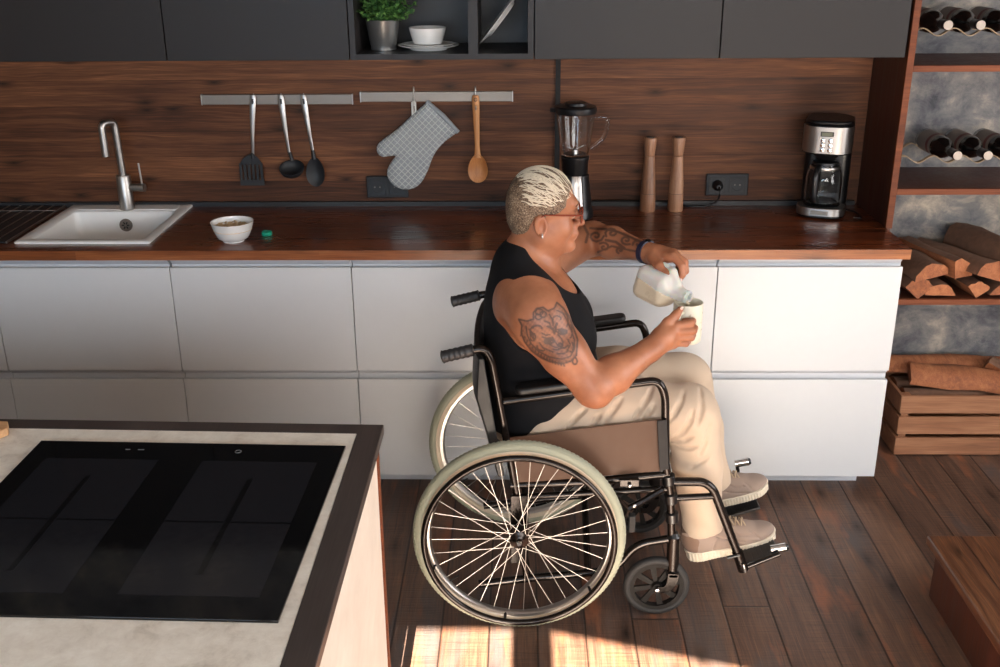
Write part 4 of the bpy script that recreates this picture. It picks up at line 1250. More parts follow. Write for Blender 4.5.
    for k in range(8):
        a = 2*PI*k/8+.2; d = Vector((math.cos(a), 0, math.sin(a))); n_ = Vector((-d.z, 0, d.x)); c = Vector((cx, y, cr))
        vs = []
        for (f, w_) in ((.012, .006), (cr-.030, .009)):
            for (u, v) in ((-1, -1), (1, -1), (1, 1), (-1, 1)): vs.append(c+d*f+n_*w_*u+Vector((0, .004*v, 0)))
        sp = MB().add(vs, [(0,1,2,3), (4,7,6,5), (0,4,5,1), (1,5,6,2), (2,6,7,3), (3,7,4,0)])
        ob('caster_spoke', sp, M['cgrey'], cw)
    ob('caster_hub', MB().lathe([(0, -.017), (.013, -.017), (.015, -.012), (.015, .012), (.013, .017), (0, .017)], (cx, y, cr), 'y', 24), M['cgrey'], cw)
    ob('axle_bolt', MB().lathe([(0, -s*.0315), (.006, -s*.0305), (.0075, -s*.0255), (0, -s*.025)], (cx, y, cr), 'y', 18), M['chrome'], cw)
    # foot rest
    fr = ob('footrest', T(T(MB(), [(-.223, y, .437), (-.135, y, .437), (-.108, y, .415), (-.022, y, .20), (-.008, y, .158)], .0125, .04), [(-.220, y, .385), (-.105, y, .392)], .0095), M['frame'], chair)
    yi = y + s*.0
    for k in range(6):
        t_ = k/5; p = Vector((-.083, y-s*.0108, .352)).lerp(Vector((-.036, y-s*.0108, .235)), t_)
        ob('adjust_hole', MB().ell(p, (.0028, .0014, .0028), 10, 6), M['chrome'], fr)
    ob('pivot_block', MB().tube([(-.026, y, .212), (-.004, y, .150)], .0155, 16), M['frame'], fr)
    ob('pivot_bolt', MB().tube([(-.010, y-s*.017, .182), (-.002, y-s*.017, .156)], .006, 12), M['chrome'], fr)
    ob('clamp_screw', MB().tube([(-.055, y-s*.012, .198), (-.020, y-s*.012, .208)], .005, 10), M['blackp'], fr)
    a, b = (y+.012, y+.165) if s > 0 else (y-.165, y-.012)
    xf = Matrix.Translation((.043, 0, .172)) @ Matrix.Rotation(R(-18), 4, 'Y')
    pl = ob('foot_plate', MB(xf).box(-.055, .060, a, b, -.006, .004), M['blackp'], fr, bevel=.003)
    for k in range(7): ob('tread_rib', MB(xf).box(-.045+k*.015, -.041+k*.015, a+.01, b-.01, .004, .0055), M['blackm'], pl)
    yy = a+.03 if s > 0 else b-.03
    ob('plate_arm', MB(xf).tube([(-.05, yy-s*.03, -.01), (.062, yy-s*.03, .006)], .007, 10), M['frame'], pl)
    c0 = Vector((.078, y+s*.035, .196)) if s > 0 else Vector((.045, y-.01, .262))
    ob('bumper_tube', MB().tube([c0, c0+Vector((.042, 0, .008))], .0125, 18), M['chrome'], pl)
    ob('bumper_cap', MB().tube([c0+Vector((.042, 0, .008)), c0+Vector((.050, 0, .0095))], [.0135, .009], 16), M['blackp'], pl)
    ob('bumper_stem', MB().tube([c0+Vector((.008, 0, -.005)), Vector((.07, c0.y, .165))], .006, 8), M['blackp'], pl)
    # brake
    b_ = ob('brake', MB().box(-.372, -.318, y-s*.03-.006, y-s*.03+.006, .440, .462), M['frame'], chair, bevel=.002)
    yb = y-s*.034
    ob('brake_link', MB().tube([(-.345, yb, .372), (-.300, yb, .398), (-.252, yb, .432)], .0095, 8), M['frame'], b_)
    ob('brake_link', MB().tube([(-.375, yb, .40), (-.345, yb, .372), (-.355, yb, .345)], .0075, 8), M['frame'], b_)
    ob('brake_bolt', MB().ell((-.345, yb-s*.009, .447), (.006, .004, .006), 12, 8), M['chrome'], b_)
    ob('brake_bolt', MB().ell((-.330, yb-s*.009, .384), (.006, .004, .006), 12, 8), M['chrome'], b_)
    ob('brake_shoe', MB().box(-.343, -.325, yb-.012, yb+.012, .300, .352), M['rubber'], b_, bevel=.003)
side(-.70, 1); side(-.26, -1)
# upholstery
def sling(y0, y1, fn, name, mat, n=14):
    vs = []; fs = []
    m = MB()
    for i in range(n+1):
        f = i/n; y = y0+(y1-y0)*f; sg = math.sin(PI*f)**.6
        vs += [v for v in fn(y, sg)]
    k = len(fn(y0, 0))
    for i in range(n):
        for j in range(k): fs.append((i*k+j, i*k+(j+1) % k, (i+1)*k+(j+1) % k, (i+1)*k+j))
    fs += [tuple(range(k))[::-1], tuple(n*k+j for j in range(k))]
    return ob(name, m.add(vs, fs), mat, chair, bevel=.003)
def bk(y, s):
    d = .020+.02*s
    return [(-.735-d, y, .815), (-.723-d*.9, y, .815), (-.690-d, y, .60), (-.672-d*.8, y, .465), (-.690-d*.8, y, .462), (-.716-d, y, .60), (-.742-d, y, .70)]
sling(-.722, -.238, bk, 'backrest', M['vinyl'])
def st_(y, s):
    d = .012*s
    return [(-.675, y, .452-d), (-.675, y, .468-d), (-.235, y, .490-d), (-.228, y, .470-d)]
sling(-.705, -.255, st_, 'seat', M['vinyl'])
for s_ in (-1, 1):
    ob('cross_brace', MB().tube([(-.45, -.48+s_*.215, .145), (-.45+s_*.004, -.48-s_*.215, .44)], .0105, 10), M['frame'], chair)
ob('axle_plate', MB().box(-.672, -.622, -.718, -.712, .18, .40), M['frame'], chair, bevel=.002)
ob('axle_plate', MB().box(-.672, -.622, -.248, -.242, .18, .40), M['frame'], chair, bevel=.002)
# drive wheels
def wheel(y, s):
    """s=+1: outer face towards -y"""
    g = MB().torus((WX, y, WZ), WR-.0175, .0175, 'y', 120, 14, .0175)
    w = ob('drive_wheel', g, M['tire'], chair, origin=(WX, y, WZ))
    ob('tire_wall', MB().torus((WX, y, WZ), WR-.0265, .0140, 'y', 120, 12, .0176), M['tirewall'], w)
    tr = MB()
    for k in range(132):
        a = 2*PI*k/132; c, sn = math.cos(a), math.sin(a)
        for q in (-1, 1):
            xf = Matrix.Translation((WX+c*(WR-.0045), y+q*.0105, WZ+sn*(WR-.0045))) @ Matrix.Rotation(-a, 4, 'Y') @ Matrix.Rotation(q*R(38), 4, 'Z')
            b0 = MB(xf).box(-.0028, .0016, -.004, .004, -.0038, .0038); tr.add(b0.v, b0.f)
    ob('tread', tr, M['tire'], w)
    ob('wheel_rim', MB().lathe([(WR-.034, -.0115), (WR-.046, -.0105), (WR-.051, -.004), (WR-.051, .004), (WR-.046, .0105), (WR-.034, .0115), (WR-.034, -.0115)], (WX, y, WZ), 'y', 110), M['steel'], w)
    hy = y-s*.034
    ob('hand_rim', MB().torus((WX, hy, WZ), .2625, .0088, 'y', 110, 12), M['frame'], w)
    for k in range(6):
        a = 2*PI*(k+.35)/6; c, sn = math.cos(a), math.sin(a)
        ob('rim_bracket', MB().tube([(WX+c*.2600, hy, WZ+sn*.2600), (WX+c*.253, y-s*.008, WZ+sn*.253)], .0042, 8), M['blackp'], w)
    ob('hub', MB().lathe([(0, -.036*s), (.008, -.036*s), (.0095, -.030*s), (.013, -.029*s), (.017, -.026*s), (.026, -.022*s), (.026, -.017*s), (.0125, -.013*s), (.0125, .013*s), (.026, .017*s), (.026, .022*s), (.016, .027*s), (0, .028*s)], (WX, y, WZ), 'y', 30), M['frame'], w)
    ob('hub_cap', MB().lathe([(0, -.041*s), (.006, -.041*s), (.0078, -.0355*s), (0, -.035*s)], (WX, y, WZ), 'y', 20), M['chrome'], w)
    for k in range(36):
        a = 2*PI*k/36+.05; q = -1 if k % 2 else 1; da = (1 if (k//2) % 2 else -1)*R(58)
        p0 = (WX+.0225*math.cos(a+da), y+q*.0195, WZ+.0225*math.sin(a+da)); p1 = (WX+.2455*math.cos(a), y+q*.002, WZ+.2455*math.sin(a))
        ob('spoke', MB().tube([p0, p1], .00095, 6), M['steel'], w, flip=False)
    ob('valve', MB().tube([(WX+.2455*math.cos(-2.5), y, WZ+.2455*math.sin(-2.5)), (WX+.215*math.cos(-2.5), y-.003, WZ+.215*math.sin(-2.5))], .003, 8), M['blackp'], w)
wheel(-.76, 1); wheel(-.20, -1)
ob('axle', MB().tube([(WX, -.745, WZ), (WX, -.715, WZ)], .008, 12), M['frame'], chair)
ob('axle', MB().tube([(WX, -.245, WZ), (WX, -.215, WZ)], .008, 12), M['frame'], chair)
# ------------------------------------------------------------------ mug and jug
MX, MY, MZ0, MZ1 = -.172, -.488, .775, .892
t = thing('mug', 'cream mug with crackle lines held in the near hand', 'mug', (MX, MY, MZ0))
h_ = MZ1-MZ0
ob('mug_body', MB().lathe([(0, .003), (.034, .003), (.036, 0), (.040, .004), (.0415, .02), (.0415, h_-.003), (.0402, h_), (.0388, h_-.003), (.0380, .012), (.034, .006), (0, .006)], (MX, MY, MZ0), n=44), M['mug'], t, sharp=60)
ob('coffee', MB().lathe([(0, h_-.034), (.0378, h_-.034)], (MX, MY, MZ0), n=36), M['milk'], t)
hd = (MX-.030, MY-.052)
dv = Vector((-.5, -.866, 0))
ob('mug_handle', MB().tube(bez([Vector((MX, MY, .873))+dv*.040, Vector((MX, MY, .873))+dv*.070, Vector((MX, MY, .80))+dv*.068, Vector((MX, MY, .797))+dv*.040], .018, 6), .0055, 10), M['mug'], t)
cr = MB(); rc = random.Random(4)
for k in range(7):
    a = rc.uniform(-2.2, .4); z = rc.uniform(.81, .86); pth = []
    for j in range(5): pth.append((MX+.0417*math.cos(a), MY+.0417*math.sin(a), z)); a += rc.uniform(-.12, .22); z += rc.uniform(-.014, .016)
    cr.tube(pth, .0006, 4)
ob('crackle', cr, M['mugline'], t)

JB = np.array((-.290, -.372, .925)); jd = np.array((.68, -.66, -.16)); jd /= np.linalg.norm(jd)
ju = np.array((.18, .04, 1.)); ju -= jd*(ju@jd); ju /= np.linalg.norm(ju); js = np.cross(ju, jd)
JR = np.stack([jd, js, ju], 1)
def JP(a, b, c): return JB+jd*a+js*b+ju*c
t = thing('milk_jug', 'cloudy white plastic jug of oat milk being poured into the mug', 'jug', tuple(JB))
F = Field((-.40, -.54, .82), (-.12, -.28, 1.04), .002)
F.op(*rbox(JP(.052, 0, -.002), (.057, .044, .050), .026, JR), k=0)
F.op(*cone(JP(.085, 0, -.002), JP(.140, 0, .006), .040, .019), k=.02)
F.op(*cone(JP(.135, 0, .006), JP(.160, 0, .006), .0175, .0175), k=.006)
polyline(F, [JP(.040, 0, .040), JP(.058, 0, .058), JP(.092, 0, .055), JP(.118, 0, .028)], [.012, .010, .010, .012], .012)
F.op(*cone(JP(.168, 0, .006), JP(.150, 0, .006), .0140, .0140), k=.001, mode='s')
fobj('jug_body', F, M['jugp'], t)
ob('jug_mouth', MB().torus((0, 0, 0), .0172, .0022, 'z', 36, 8), M['jugp'], t) if False else None
Mx = Matrix.Translation(JP(.161, 0, .006)) @ Matrix(JR.tolist()).to_4x4() @ Matrix.Rotation(R(90), 4, 'Y')
for i_, z_ in enumerate((0, -.006)): ob('mouth_thread', MB(Mx).torus((0, 0, z_), .0178, .0020, 'z', 36, 8), M['jugp'], t)
F2 = Field((-.40, -.54, .82), (-.12, -.28, 1.0), .003)
F2.op(*rbox(JP(.052, 0, -.002), (.0575, .0445, .0505), .026, JR), k=0)
F2.op(*cone(JP(.085, 0, -.002), JP(.140, 0, .006), .0405, .0195), k=.02)
n_ = V3(.35, 0, 1); 
F2.op(lambda X, Y, Z: (Z-.915)*.96+(X+.25)*.42, (-.4, -.6, .8), (0, -.2, 1.1), k=0, mode='i')
fobj('milk', F2, M['milk'], t)
ob('milk_stream', MB().tube([JP(.163, 0, -.004), JP(.169, 0, -.012), (MX-.006, MY+.012, .872), (MX-.004, MY+.010, .858)], [.004, .004, .003, .0025], 8), M['milk'], t)

# ------------------------------------------------------------------ the person
per = thing('person', 'person with cropped blonde hair, black tank top and beige trousers sitting in the wheelchair', 'person', (-.50, -.48, .10))
HO = np.array((-.597, -.475, 1.10)); yw = R(7); pt_ = R(4)
_c, _s = math.cos(yw), math.sin(yw)
hf = np.array((_c*math.cos(pt_), _s*math.cos(pt_), -math.sin(pt_))); hl = np.array((-_s, _c, 0.)); hu = np.cross(hf, hl)
HR = np.stack([hf, hl, hu], 1)
def HPt(x, y, z): return HO+hf*x+hl*y+hu*z
torso = [
 ('e', (-.605, -.48, .565), (.146, .178, .098), .05), ('e', (-.590, -.48, .675), (.150, .180, .135), .05),
 ('e', (-.600, -.48, .820), (.146, .178, .150), .06), ('e', (-.622, -.48, .925), (.112, .170, .085), .05),
 ('e', (-.520, -.555, .805), (.080, .085, .085), .05), ('e', (-.520, -.405, .805), (.080, .085, .085), .05),
 ('e', (-.545, -.48, .670), (.110, .150, .095), .06),
 ('e', (-.652, -.48, .985), (.056, .115, .088), .04),
 ('c', (-.638, -.47, .985), (-.622, -.630, .958), .052, .056, .05), ('c', (-.638, -.48, .985), (-.622, -.325, .958), .052, .054, .05)]
def put(F, L, infl=0, kk=1):
    for q in L:
        if q[0] == 'e': F.op(*ellip(q[1], np.array(q[2])+infl), k=q[3]*kk)
        else: F.op(*cone(q[1], q[2], q[3]+infl, q[4]+infl), k=q[5]*kk)
F = Field((-.80, -.83, .12), (.02, -.0, 1.30), .0028)
put(F, torso)
# neck
F.op(*cone((-.622, -.478, .975), HPt(-.010, 0, .0), .062, .056), k=.035)
F.op(*cone((-.592, -.478, .965), HPt(.008, 0, -.030), .054, .044), k=.03)
# head
def he(c, r, k, m='u', rot=None): F.op(*ellip(HPt(*c), r, HR if rot is None else HR@rot), k=k, mode=m)
def hc(a, b, r1, r2, k, m='u'): F.op(*cone(HPt(*a), HPt(*b), r1, r2), k=k, mode=m)
he((.003, 0, .085), (.086, .074, .080), .02)
he((-.024, 0, .045), (.058, .062, .072), .02)
he((.034, 0, .080), (.053, .060, .060), .02)
he((.038, 0, .022), (.055, .058, .068), .02)
for s_ in (-1, 1):
    he((.052, s_*.036, .012), (.036, .028, .034), .02)
    hc((.004, s_*.046, -.008), (.062, s_*.020, -.042), .026, .022, .025)
he((.089, 0, -.043), (.021, .024, .020), .018)
he((.030, 0, -.040), (.045, .040, .024), .025)
hc((.090, -.028, .083), (.090, .028, .083), .0125, .0125, .012)
hc((.091, -.034, .078), (.096, -.012, .080), .006, .006, .008); hc((.091, .034, .078), (.096, .012, .080), .006, .006, .008)
for s_ in (-1, 1):
    he((.106, s_*.030, .056), (.016, .018, .013), .008, 's')
    he((.083, s_*.030, .056), (.0145, .017, .0125), .004)
hc((.092, 0, .068), (.112, 0, .030), .0085, .0105, .012)
he((.119, 0, .024), (.0115, .011, .0095), .008)
for s_ in (-1, 1): he((.103, s_*.013, .021), (.011, .0075, .0085), .006)
for s_ in (-1, 1): he((.108, s_*.007, .0145), (.0045, .0032, .003), .002, 's')
hc((0.1020, -.016, -.0035), (0.1020, .016, -.0035), .010, .010, .014)
hc((0.1000, -.018, -.008), (0.1070, -.003, -.006), .0042, .0050, .006); hc((0.1000, .018, -.008), (0.1070, .003, -.006), .0042, .0050, .006)
hc((0.0980, -.015, -.0165), (0.1045, 0, -.0175), .0045, .0056, .006); hc((0.0980, .015, -.0165), (0.1045, 0, -.0175), .0045, .0056, .006)
he((.083, 0, -.006), (.0245, .030, .028), .012)
hc((0.1110, -.022, -.0115), (0.1170, 0, -.0110), .0014, .0016, .002, 's'); hc((0.1110, .022, -.0115), (0.1170, 0, -.0110), .0014, .0016, .002, 's')
# ears
for s_ in (-1, 1):
    er = np.array(Euler((R(-8)*s_, R(-12), R(-18)*s_)).to_matrix())
    he((-.006, s_*.077, .030), (.0175, .0075, .028), .006, rot=er)
    he((-.002, s_*.084, .034), (.010, .0065, .016), .003, 's', rot=er)
    ring_ = []
    for k in range(13):
        a = R(-60+k*27); ring_.append((-.006+.0155*math.cos(a)-.003*math.sin(a), s_*(.0795+.002*math.cos(a+2)), .032+.0255*math.sin(a)))
    for k in range(11): hc(ring_[k], ring_[k+1], .0036, .0036, .002)
    he((.000, s_*.0785, .005), (.0065, .0045, .0085), .004)
    he((.009, s_*.0775, .028), (.0035, .004, .006), .003)
# arms
def limb(P, rs, k=.02): polyline(F, P, rs, k)
S1, M1, E1, W1 = (-.602, -.672, .922), (-.530, -.712, .828), (-.452, -.728, .736), (-.290, -.618, .800)
F.op(*cone((-.630, -.600, .930), S1, .070, .070), k=.05)
limb([S1, M1, E1], [.070, .058, .048], .03)
F.op(*ellip((-.590, -.700, .905), (.066, .058, .080)), k=.03)
limb([E1, (-.395, -.690, .758), W1], [.050, .0505, .0305], .02)
F.op(*cone((-.440, -.738, .722), (-.446, -.735, .728), .034, .034), k=.02)
S2, E2, W2 = (-.610, -.310, .930), (-.420, -.105, .968), (-.275, -.322, .987)
F.op(*cone((-.64, -.36, .935), S2, .07, .066), k=.05)
limb([S2, E2], [.064, .050], .03)
limb([E2, (-.365, -.190, .978), W2], [.050, .047, .0275], .02)
# near hand, closed round the mug handle
fl = lambda n, s_: (np.array(n)/np.linalg.norm(n), s_)
def fing(P, rs, k=.003): polyline(F, P, rs, k)
F.op(*cone(W1, (-.250, -.596, .822), .0295, .030), k=.02)
F.op(*cone((-.262, -.600, .828), (-.212, -.568, .845), .026, .0175), k=.015)
F.op(*cone((-.262, -.600, .812), (-.216, -.572, .812), .025, .0165), k=.015)
F.op(*cone((-.262, -.598, .806), (-.222, -.570, .796), .020, .014), k=.012)
fing([(-.216, -.574, .853), (-.176, -.570, .859), (-.168, -.548, .857), (-.188, -.536, .853)], [.0125, .0108, .0098, .0085])
fing([(-.212, -.580, .838), (-.169, -.574, .838), (-.162, -.552, .837), (-.186, -.538, .836)], [.0128, .0110, .0100, .0085])
fing([(-.214, -.578, .820), (-.173, -.572, .817), (-.166, -.552, .816), (-.188, -.538, .817)], [.0122, .0104, .0095, .0082])
fing([(-.222, -.574, .802), (-.186, -.568, .797), (-.178, -.550, .796), (-.196, -.540, .798)], [.0112, .0092, .0085, .0075])
fing([(-.262, -.590, .838), (-.240, -.572, .862), (-.216, -.552, .876), (-.203, -.540, .888)], [.018, .0135, .0118, .0092], .008)
# far hand, over the jug handle
F.op(*cone(W2, (-.250, -.352, .988), .0275, .029), k=.02)
F.op(*cone((-.255, -.350, .985), (-.212, -.398, .996), .025, .0165), k=.015)
F.op(*cone((-.255, -.345, .988), (-.205, -.372, .998), .024, .016), k=.015)
F.op(*cone((-.255, -.342, .985), (-.205, -.352, .992), .022, .015), k=.012)
fing([(-.210, -.402, 1.000), (-.186, -.424, .978), (-.184, -.430, .954), (-.190, -.428, .940)], [.0128, .0112, .0098, .0085])
fing([(-.204, -.386, 1.000), (-.176, -.400, .982), (-.172, -.404, .955), (-.186, -.402, .942)], [.0125, .0112, .0100, .0086])
fing([(-.202, -.368, .998), (-.176, -.376, .975), (-.178, -.380, .950), (-.196, -.388, .942)], [.0122, .0106, .0095, .0082])
fing([(-.202, -.352, .990), (-.182, -.355, .966), (-.188, -.362, .946), (-.204, -.372, .944)], [.0112, .0094, .0086, .0075])
fing([(-.262, -.372, .984), (-.248, -.412, .972), (-.229, -.434, .957), (-.216, -.446, .944)], [.019, .0140, .0118, .0092], .008)
# legs under the trousers
for y_, hx, kn, an in ((-.575, -.60, (-.165, -.590, .595), (-.105, -.580, .215)), (-.375, -.60, (-.150, -.372, .600), (-.045, -.382, .25))):
    limb([(hx, y_, .57), kn, an], [.085, .060, .030], .02)

# ink drawings on the arms, as line work in the plane of the arm
def seglist(strokes): return strokes
cp_ = lambda L: [(500+a/6.06, 290+b/6.06) for a, b in L]
shield = [(115,178),(135,215),(130,262),(150,312),(190,368),(240,405),(300,432),(380,446),(432,428),(462,395),(470,300),(450,240),(420,160),(385,112),(345,78),(330,112),(292,130),(262,108),(225,115),(205,140),(205,178),(165,190),(115,178)]
ST = [(shield, .9), ([(150+(a-150)*1, b) for a, b in [(160,220),(165,270),(190,325),(235,372),(300,405),(375,418),(425,402),(448,360),(450,300),(430,240),(405,180),(380,140),(345,125)]], .8)]
def circ(cx, cy, rx, ry, a0=0, a1=360, n=12): return [(cx+rx*math.cos(R(a0+(a1-a0)*k/n)), cy+ry*math.sin(R(a0+(a1-a0)*k/n))) for k in range(n+1)]
ST += [(circ(297,312,28,13), 1.3), (circ(297,312,9,8), 1.5), (circ(378,256,25,12), 1.3), (circ(378,256,8,8), 1.5),
       (circ(365,333,13,8), 1.5), ([(318,285),(330,305),(345,330)], .7), ([(350,270),(372,295),(382,318)], .7), ([(365,342),(368,352),(345,362),(325,358)], .9), ([(368,352),(392,350),(410,335)], .9),
       ([(345,385),(385,385),(415,368)], .7), ([(290,222),(320,235),(330,262)], 1.5), ([(345,205),(335,225),(338,250)], 1.5), (circ(240,135,22,18), .8), (circ(262,150,20,18), .8), (circ(235,165,20,16), .7), (circ(228,232,26,16,180,360), 1.0),
       (circ(200,285,16,24), .8), (circ(215,255,30,40,90,250), .7), (circ(345,175,24,16,160,380), .9), (circ(395,185,18,40,-90,60), .9), (circ(425,250,12,40,-90,90), .8), (circ(255,345,30,22,60,200), .9), (circ(430,345,14,30,-60,120), .9),
       ([(255,262),(280,275),(300,270)], .9), ([(260,285),(275,292),(320,290)], 1.0), ([(352,240),(375,236),(405,246)], 1.0), ([(270,190),(300,200),(310,235)], .9), ([(300,150),(320,185),(322,215)], .9), ([(410,300),(425,330),(405,370)], .8), ([(240,320),(262,350),(320,375)], .8), (circ(453,430,14,20), .8),
       ([(300,330),(330,345),(350,348)], .7), ([(180,240),(200,262),(205,300)], .8)]
for k in range(16):
    f = k/15; a = (135+f*250, 262+f*183+18*math.sin(f*PI)*2.2); ST.append(([(a[0], a[1]), (a[0]-8+f*12, a[1]+14)], .8))
STW = [(cp_(L), w_*.68) for L, w_ in ST]
ST2 = []
for (cx, cz, r0, ph, tn) in ((596, 236, 8, 0, 1.6), (612, 233, 7, 2.5, 1.5), (626, 240, 6, 1, 1.4), (604, 247, 6, 4, 1.3), (637, 244, 5, 3, 1.2), (620, 250, 4, 2, 1.2)):
    ST2.append(([(cx+r0*(1-k/14)*math.cos(ph+tn*2*PI*k/14), cz+r0*.8*(1-k/14)*math.sin(ph+tn*2*PI*k/14)) for k in range(13)], .75))
ST2 += [([(590,228),(604,229),(618,232),(632,238),(644,244)], .8), ([(598,252),(612,246),(630,250),(642,252)], .7), ([(584,226),(588,234),(586,242)], 1.0), ([(606,240),(616,242),(624,248)], 1.0)]
def strokes_d(U, Vv, L, soft=.6):
    o = np.zeros(len(U))
    for P_, w_ in L:
        for i in range(len(P_)-1):
            ax, ay = P_[i]; bx_, by_ = P_[i+1]; ex_, ey_ = bx_-ax, by_-ay
            t_ = np.clip(((U-ax)*ex_+(Vv-ay)*ey_)/(ex_*ex_+ey_*ey_+1e-9), 0, 1)
            d = np.hypot(U-ax-ex_*t_, Vv-ay-ey_*t_)
            o = np.maximum(o, np.clip(1-(d-w_)/soft, 0, 1))
    return o
def ink(V):
    o = np.zeros(len(V))
    m = (V[:, 0] > -.72) & (V[:, 0] < -.42) & (V[:, 1] < -.66) & (V[:, 2] > .74) & (V[:, 2] < 1.05)
    U = 755.36+V[m]@np.array((384.57, -12.07, 4.69)); Q = 547.44+V[m]@np.array((.14, -142.12, -356.71))
    body = strokes_d(U, Q, STW, .75)
    sh = np.array(cp_(shield)); d = poly_sdf(sh, U[:, None], Q[:, None])[:, 0]
    lowleft = np.clip((Q-U*.0-318)/30, 0, 1)*(U < 566)
    shade = np.where(d < 0, .42+.35*np.clip(1+d/5, 0, 1)*lowleft, 0)+np.where((d < 0), .2*np.sin(U*1.3)*np.sin(Q*1.1+U*.4), 0)
    o[m] = np.clip(np.maximum(body*.95, shade), 0, 1)
    m = (V[:, 1] > -.335) & (V[:, 0] > -.47) & (V[:, 2] > .90) & (V[:, 2] < 1.05)
    # arm tattoo, laid out along the forearm axis seen from its outer side
    U = 717.08+V[m]@np.array((329.57, -27.17, 10.45)); Q = 534.51+V[m]@np.array((-.49, -92.59, -316.77))
    b2 = strokes_d(U, Q, ST2, .8)*(U < 644)*(U > 580)
    o[m] = np.maximum(o[m], b2*.8)
    return o
def lip(V):
    r_ = V-HPt(.103, 0, -.0115); a = r_@hf; b = r_@hl; c = r_@hu
    return np.clip(1.6-np.sqrt((a/.012)**2+(b/.019)**2+(c/.012)**2)*1.3, 0, 1)
body = fobj('body', F, M['skin'], per, attrs={'ink': ink, 'lip': lip})
body_field = F

# tank top
Ft = Field((-.80, -.76, .44), (-.40, -.20, 1.10), .003)
put(Ft, torso[1:], .0065)
Ft.op(*ellip((-.603, -.48, .585), (.166, .200, .120)), k=.05)
Ft.a += (.0035*vnoise(*np.meshgrid(*[Ft.lo[i]+Ft.h*np.arange(Ft.n[i], dtype=np.float32) for i in range(3)], indexing='ij'), 42, 3)).astype(np.float32)*1.0
nr = np.array(Euler((0, R(38), 0)).to_matrix())
Ft.op(*ellip((-.546, -.478, 1.018), (.114, .108, .130), nr), k=.006, mode='s')
Ft.op(*ellip((-.610, -.800, .918), (.138, .215, .146)), k=.006, mode='s')
Ft.op(*ellip((-.604, -.185, .925), (.106, .155, .106)), k=.006, mode='s')
Ft.op(lambda X, Y, Z: -(Z-.478-.25*np.clip(X+.66, 0, 1)), (-1, -1, .4), (0, 0, 1.2), k=.004, mode='i')
fobj('tank_top', Ft, M['tank'], per)

# trousers
Fp = Field((-.80, -.76, .16), (.06, -.24, .74), .0036)
NK, NA = (-.165, -.592, .598), (-.107, -.580, .222)
FK, FA = (-.150, -.372, .602), (-.045, -.382, .255)
Fp.op(*ellip((-.600, -.48, .560), (.156, .194, .106)), k=.03)
for y_, kn, an in ((-.580, NK, NA), (-.380, FK, FA)):
    mid = ((-.58+kn[0])/2, (y_+kn[1])/2, .612)
    polyline(Fp, [(-.58, y_, .585), mid, kn], [.098, .090, .0755], .03)
    sm = tuple(kn[i]*.55+an[i]*.45 for i in range(3))
    polyline(Fp, [kn, (sm[0]+.004, sm[1], sm[2]), an], [.0755, .067, .0575], .03)
Fp.op(*cone((-.50, -.48, .62), (-.36, -.48, .62), .085, .07), k=.05)
ax_ = np.meshgrid(*[Fp.lo[i]+Fp.h*np.arange(Fp.n[i], dtype=np.float32) for i in range(3)], indexing='ij')
X_, Y_, Z_ = ax_
n1 = vnoise(X_*1.0+Z_*.6, Y_*.5, Z_*.45-X_*.3, 70, 5)
n2 = vnoise(X_*.5, Y_*.7, Z_*1.2+X_*.7, 95, 9)
wk = np.exp(-((X_-NK[0]+.05)**2+(Z_-.50)**2)/.02)
wh = np.exp(-((X_+.45)**2+(Z_-.62)**2)/.03)
hem = np.exp(-((Z_-.26)**2)/.006)*(X_ > -.25)
Fp.a += (n1*(.0035+.006*wh+.003*hem)+n2*(.001+.006*wk+.003*hem)).astype(np.float32)
# long pulled creases behind and below the knee
def crease(F, line, r_, k, d=0.):
    P_ = [np.array(p) for p in line]; Q_ = []
    for i in range(len(P_)-1):
        for t_ in np.linspace(0, 1, 7)[:(7 if i == len(P_)-2 else 6)]: Q_.append(P_[i]*(1-t_)+P_[i+1]*t_)
    out = []
    for i, p in enumerate(Q_):
        ix = int(round((p[0]-F.lo[0])/F.h)); iz = int(round((p[1]-F.lo[2])/F.h)); c_ = np.nonzero(F.a[ix, :, iz] < 0)[0]
        if len(c_) and F.lo[1]+c_[0]*F.h < -.60: out.append((p[0], F.lo[1]+c_[0]*F.h-d, p[1]))
    n_ = len(out)
    if n_ > 2: polyline(F, out, [r_*(.35+.65*math.sin(PI*(i+.5)/n_)) for i in range(n_)], k, 's')
CR = [[(-0.238, 0.604), (-0.207, 0.653), (-0.175, 0.707)], [(-0.228, 0.533), (-0.197, 0.571), (-0.178, 0.613), (-0.171, 0.638)], [(-0.223, 0.527), (-0.196, 0.54), (-0.169, 0.558)], [(-0.16, 0.595), (-0.147, 0.647), (-0.144, 0.692)], [(-0.222, 0.511), (-0.183, 0.515), (-0.15, 0.527)], [(-0.337, 0.616), (-0.301, 0.662), (-0.272, 0.692)], [(-0.31, 0.613), (-0.276, 0.653)], [(-0.417, 0.604), (-0.393, 0.644), (-0.367, 0.674)], [(-0.518, 0.588), (-0.494, 0.619), (-0.464, 0.643)], [(-0.219, 0.355), (-0.167, 0.329), (-0.117, 0.355)], [(-0.2, 0.306), (-0.153, 0.29), (-0.098, 0.316)], [(-0.223, 0.426), (-0.177, 0.41), (-0.133, 0.426)], [(-0.143, 0.499), (-0.129, 0.546), (-0.121, 0.592)], [(-0.224, 0.716), (-0.19, 0.728), (-0.157, 0.716)], [(-0.447, 0.595), (-0.426, 0.631)], [(-0.168, 0.452), (-0.136, 0.477), (-0.115, 0.49)]]
for i, L_ in enumerate(CR):
    if i not in (9, 10): crease(Fp, L_, .0060 if i < 9 else .0050, .007, .0015)
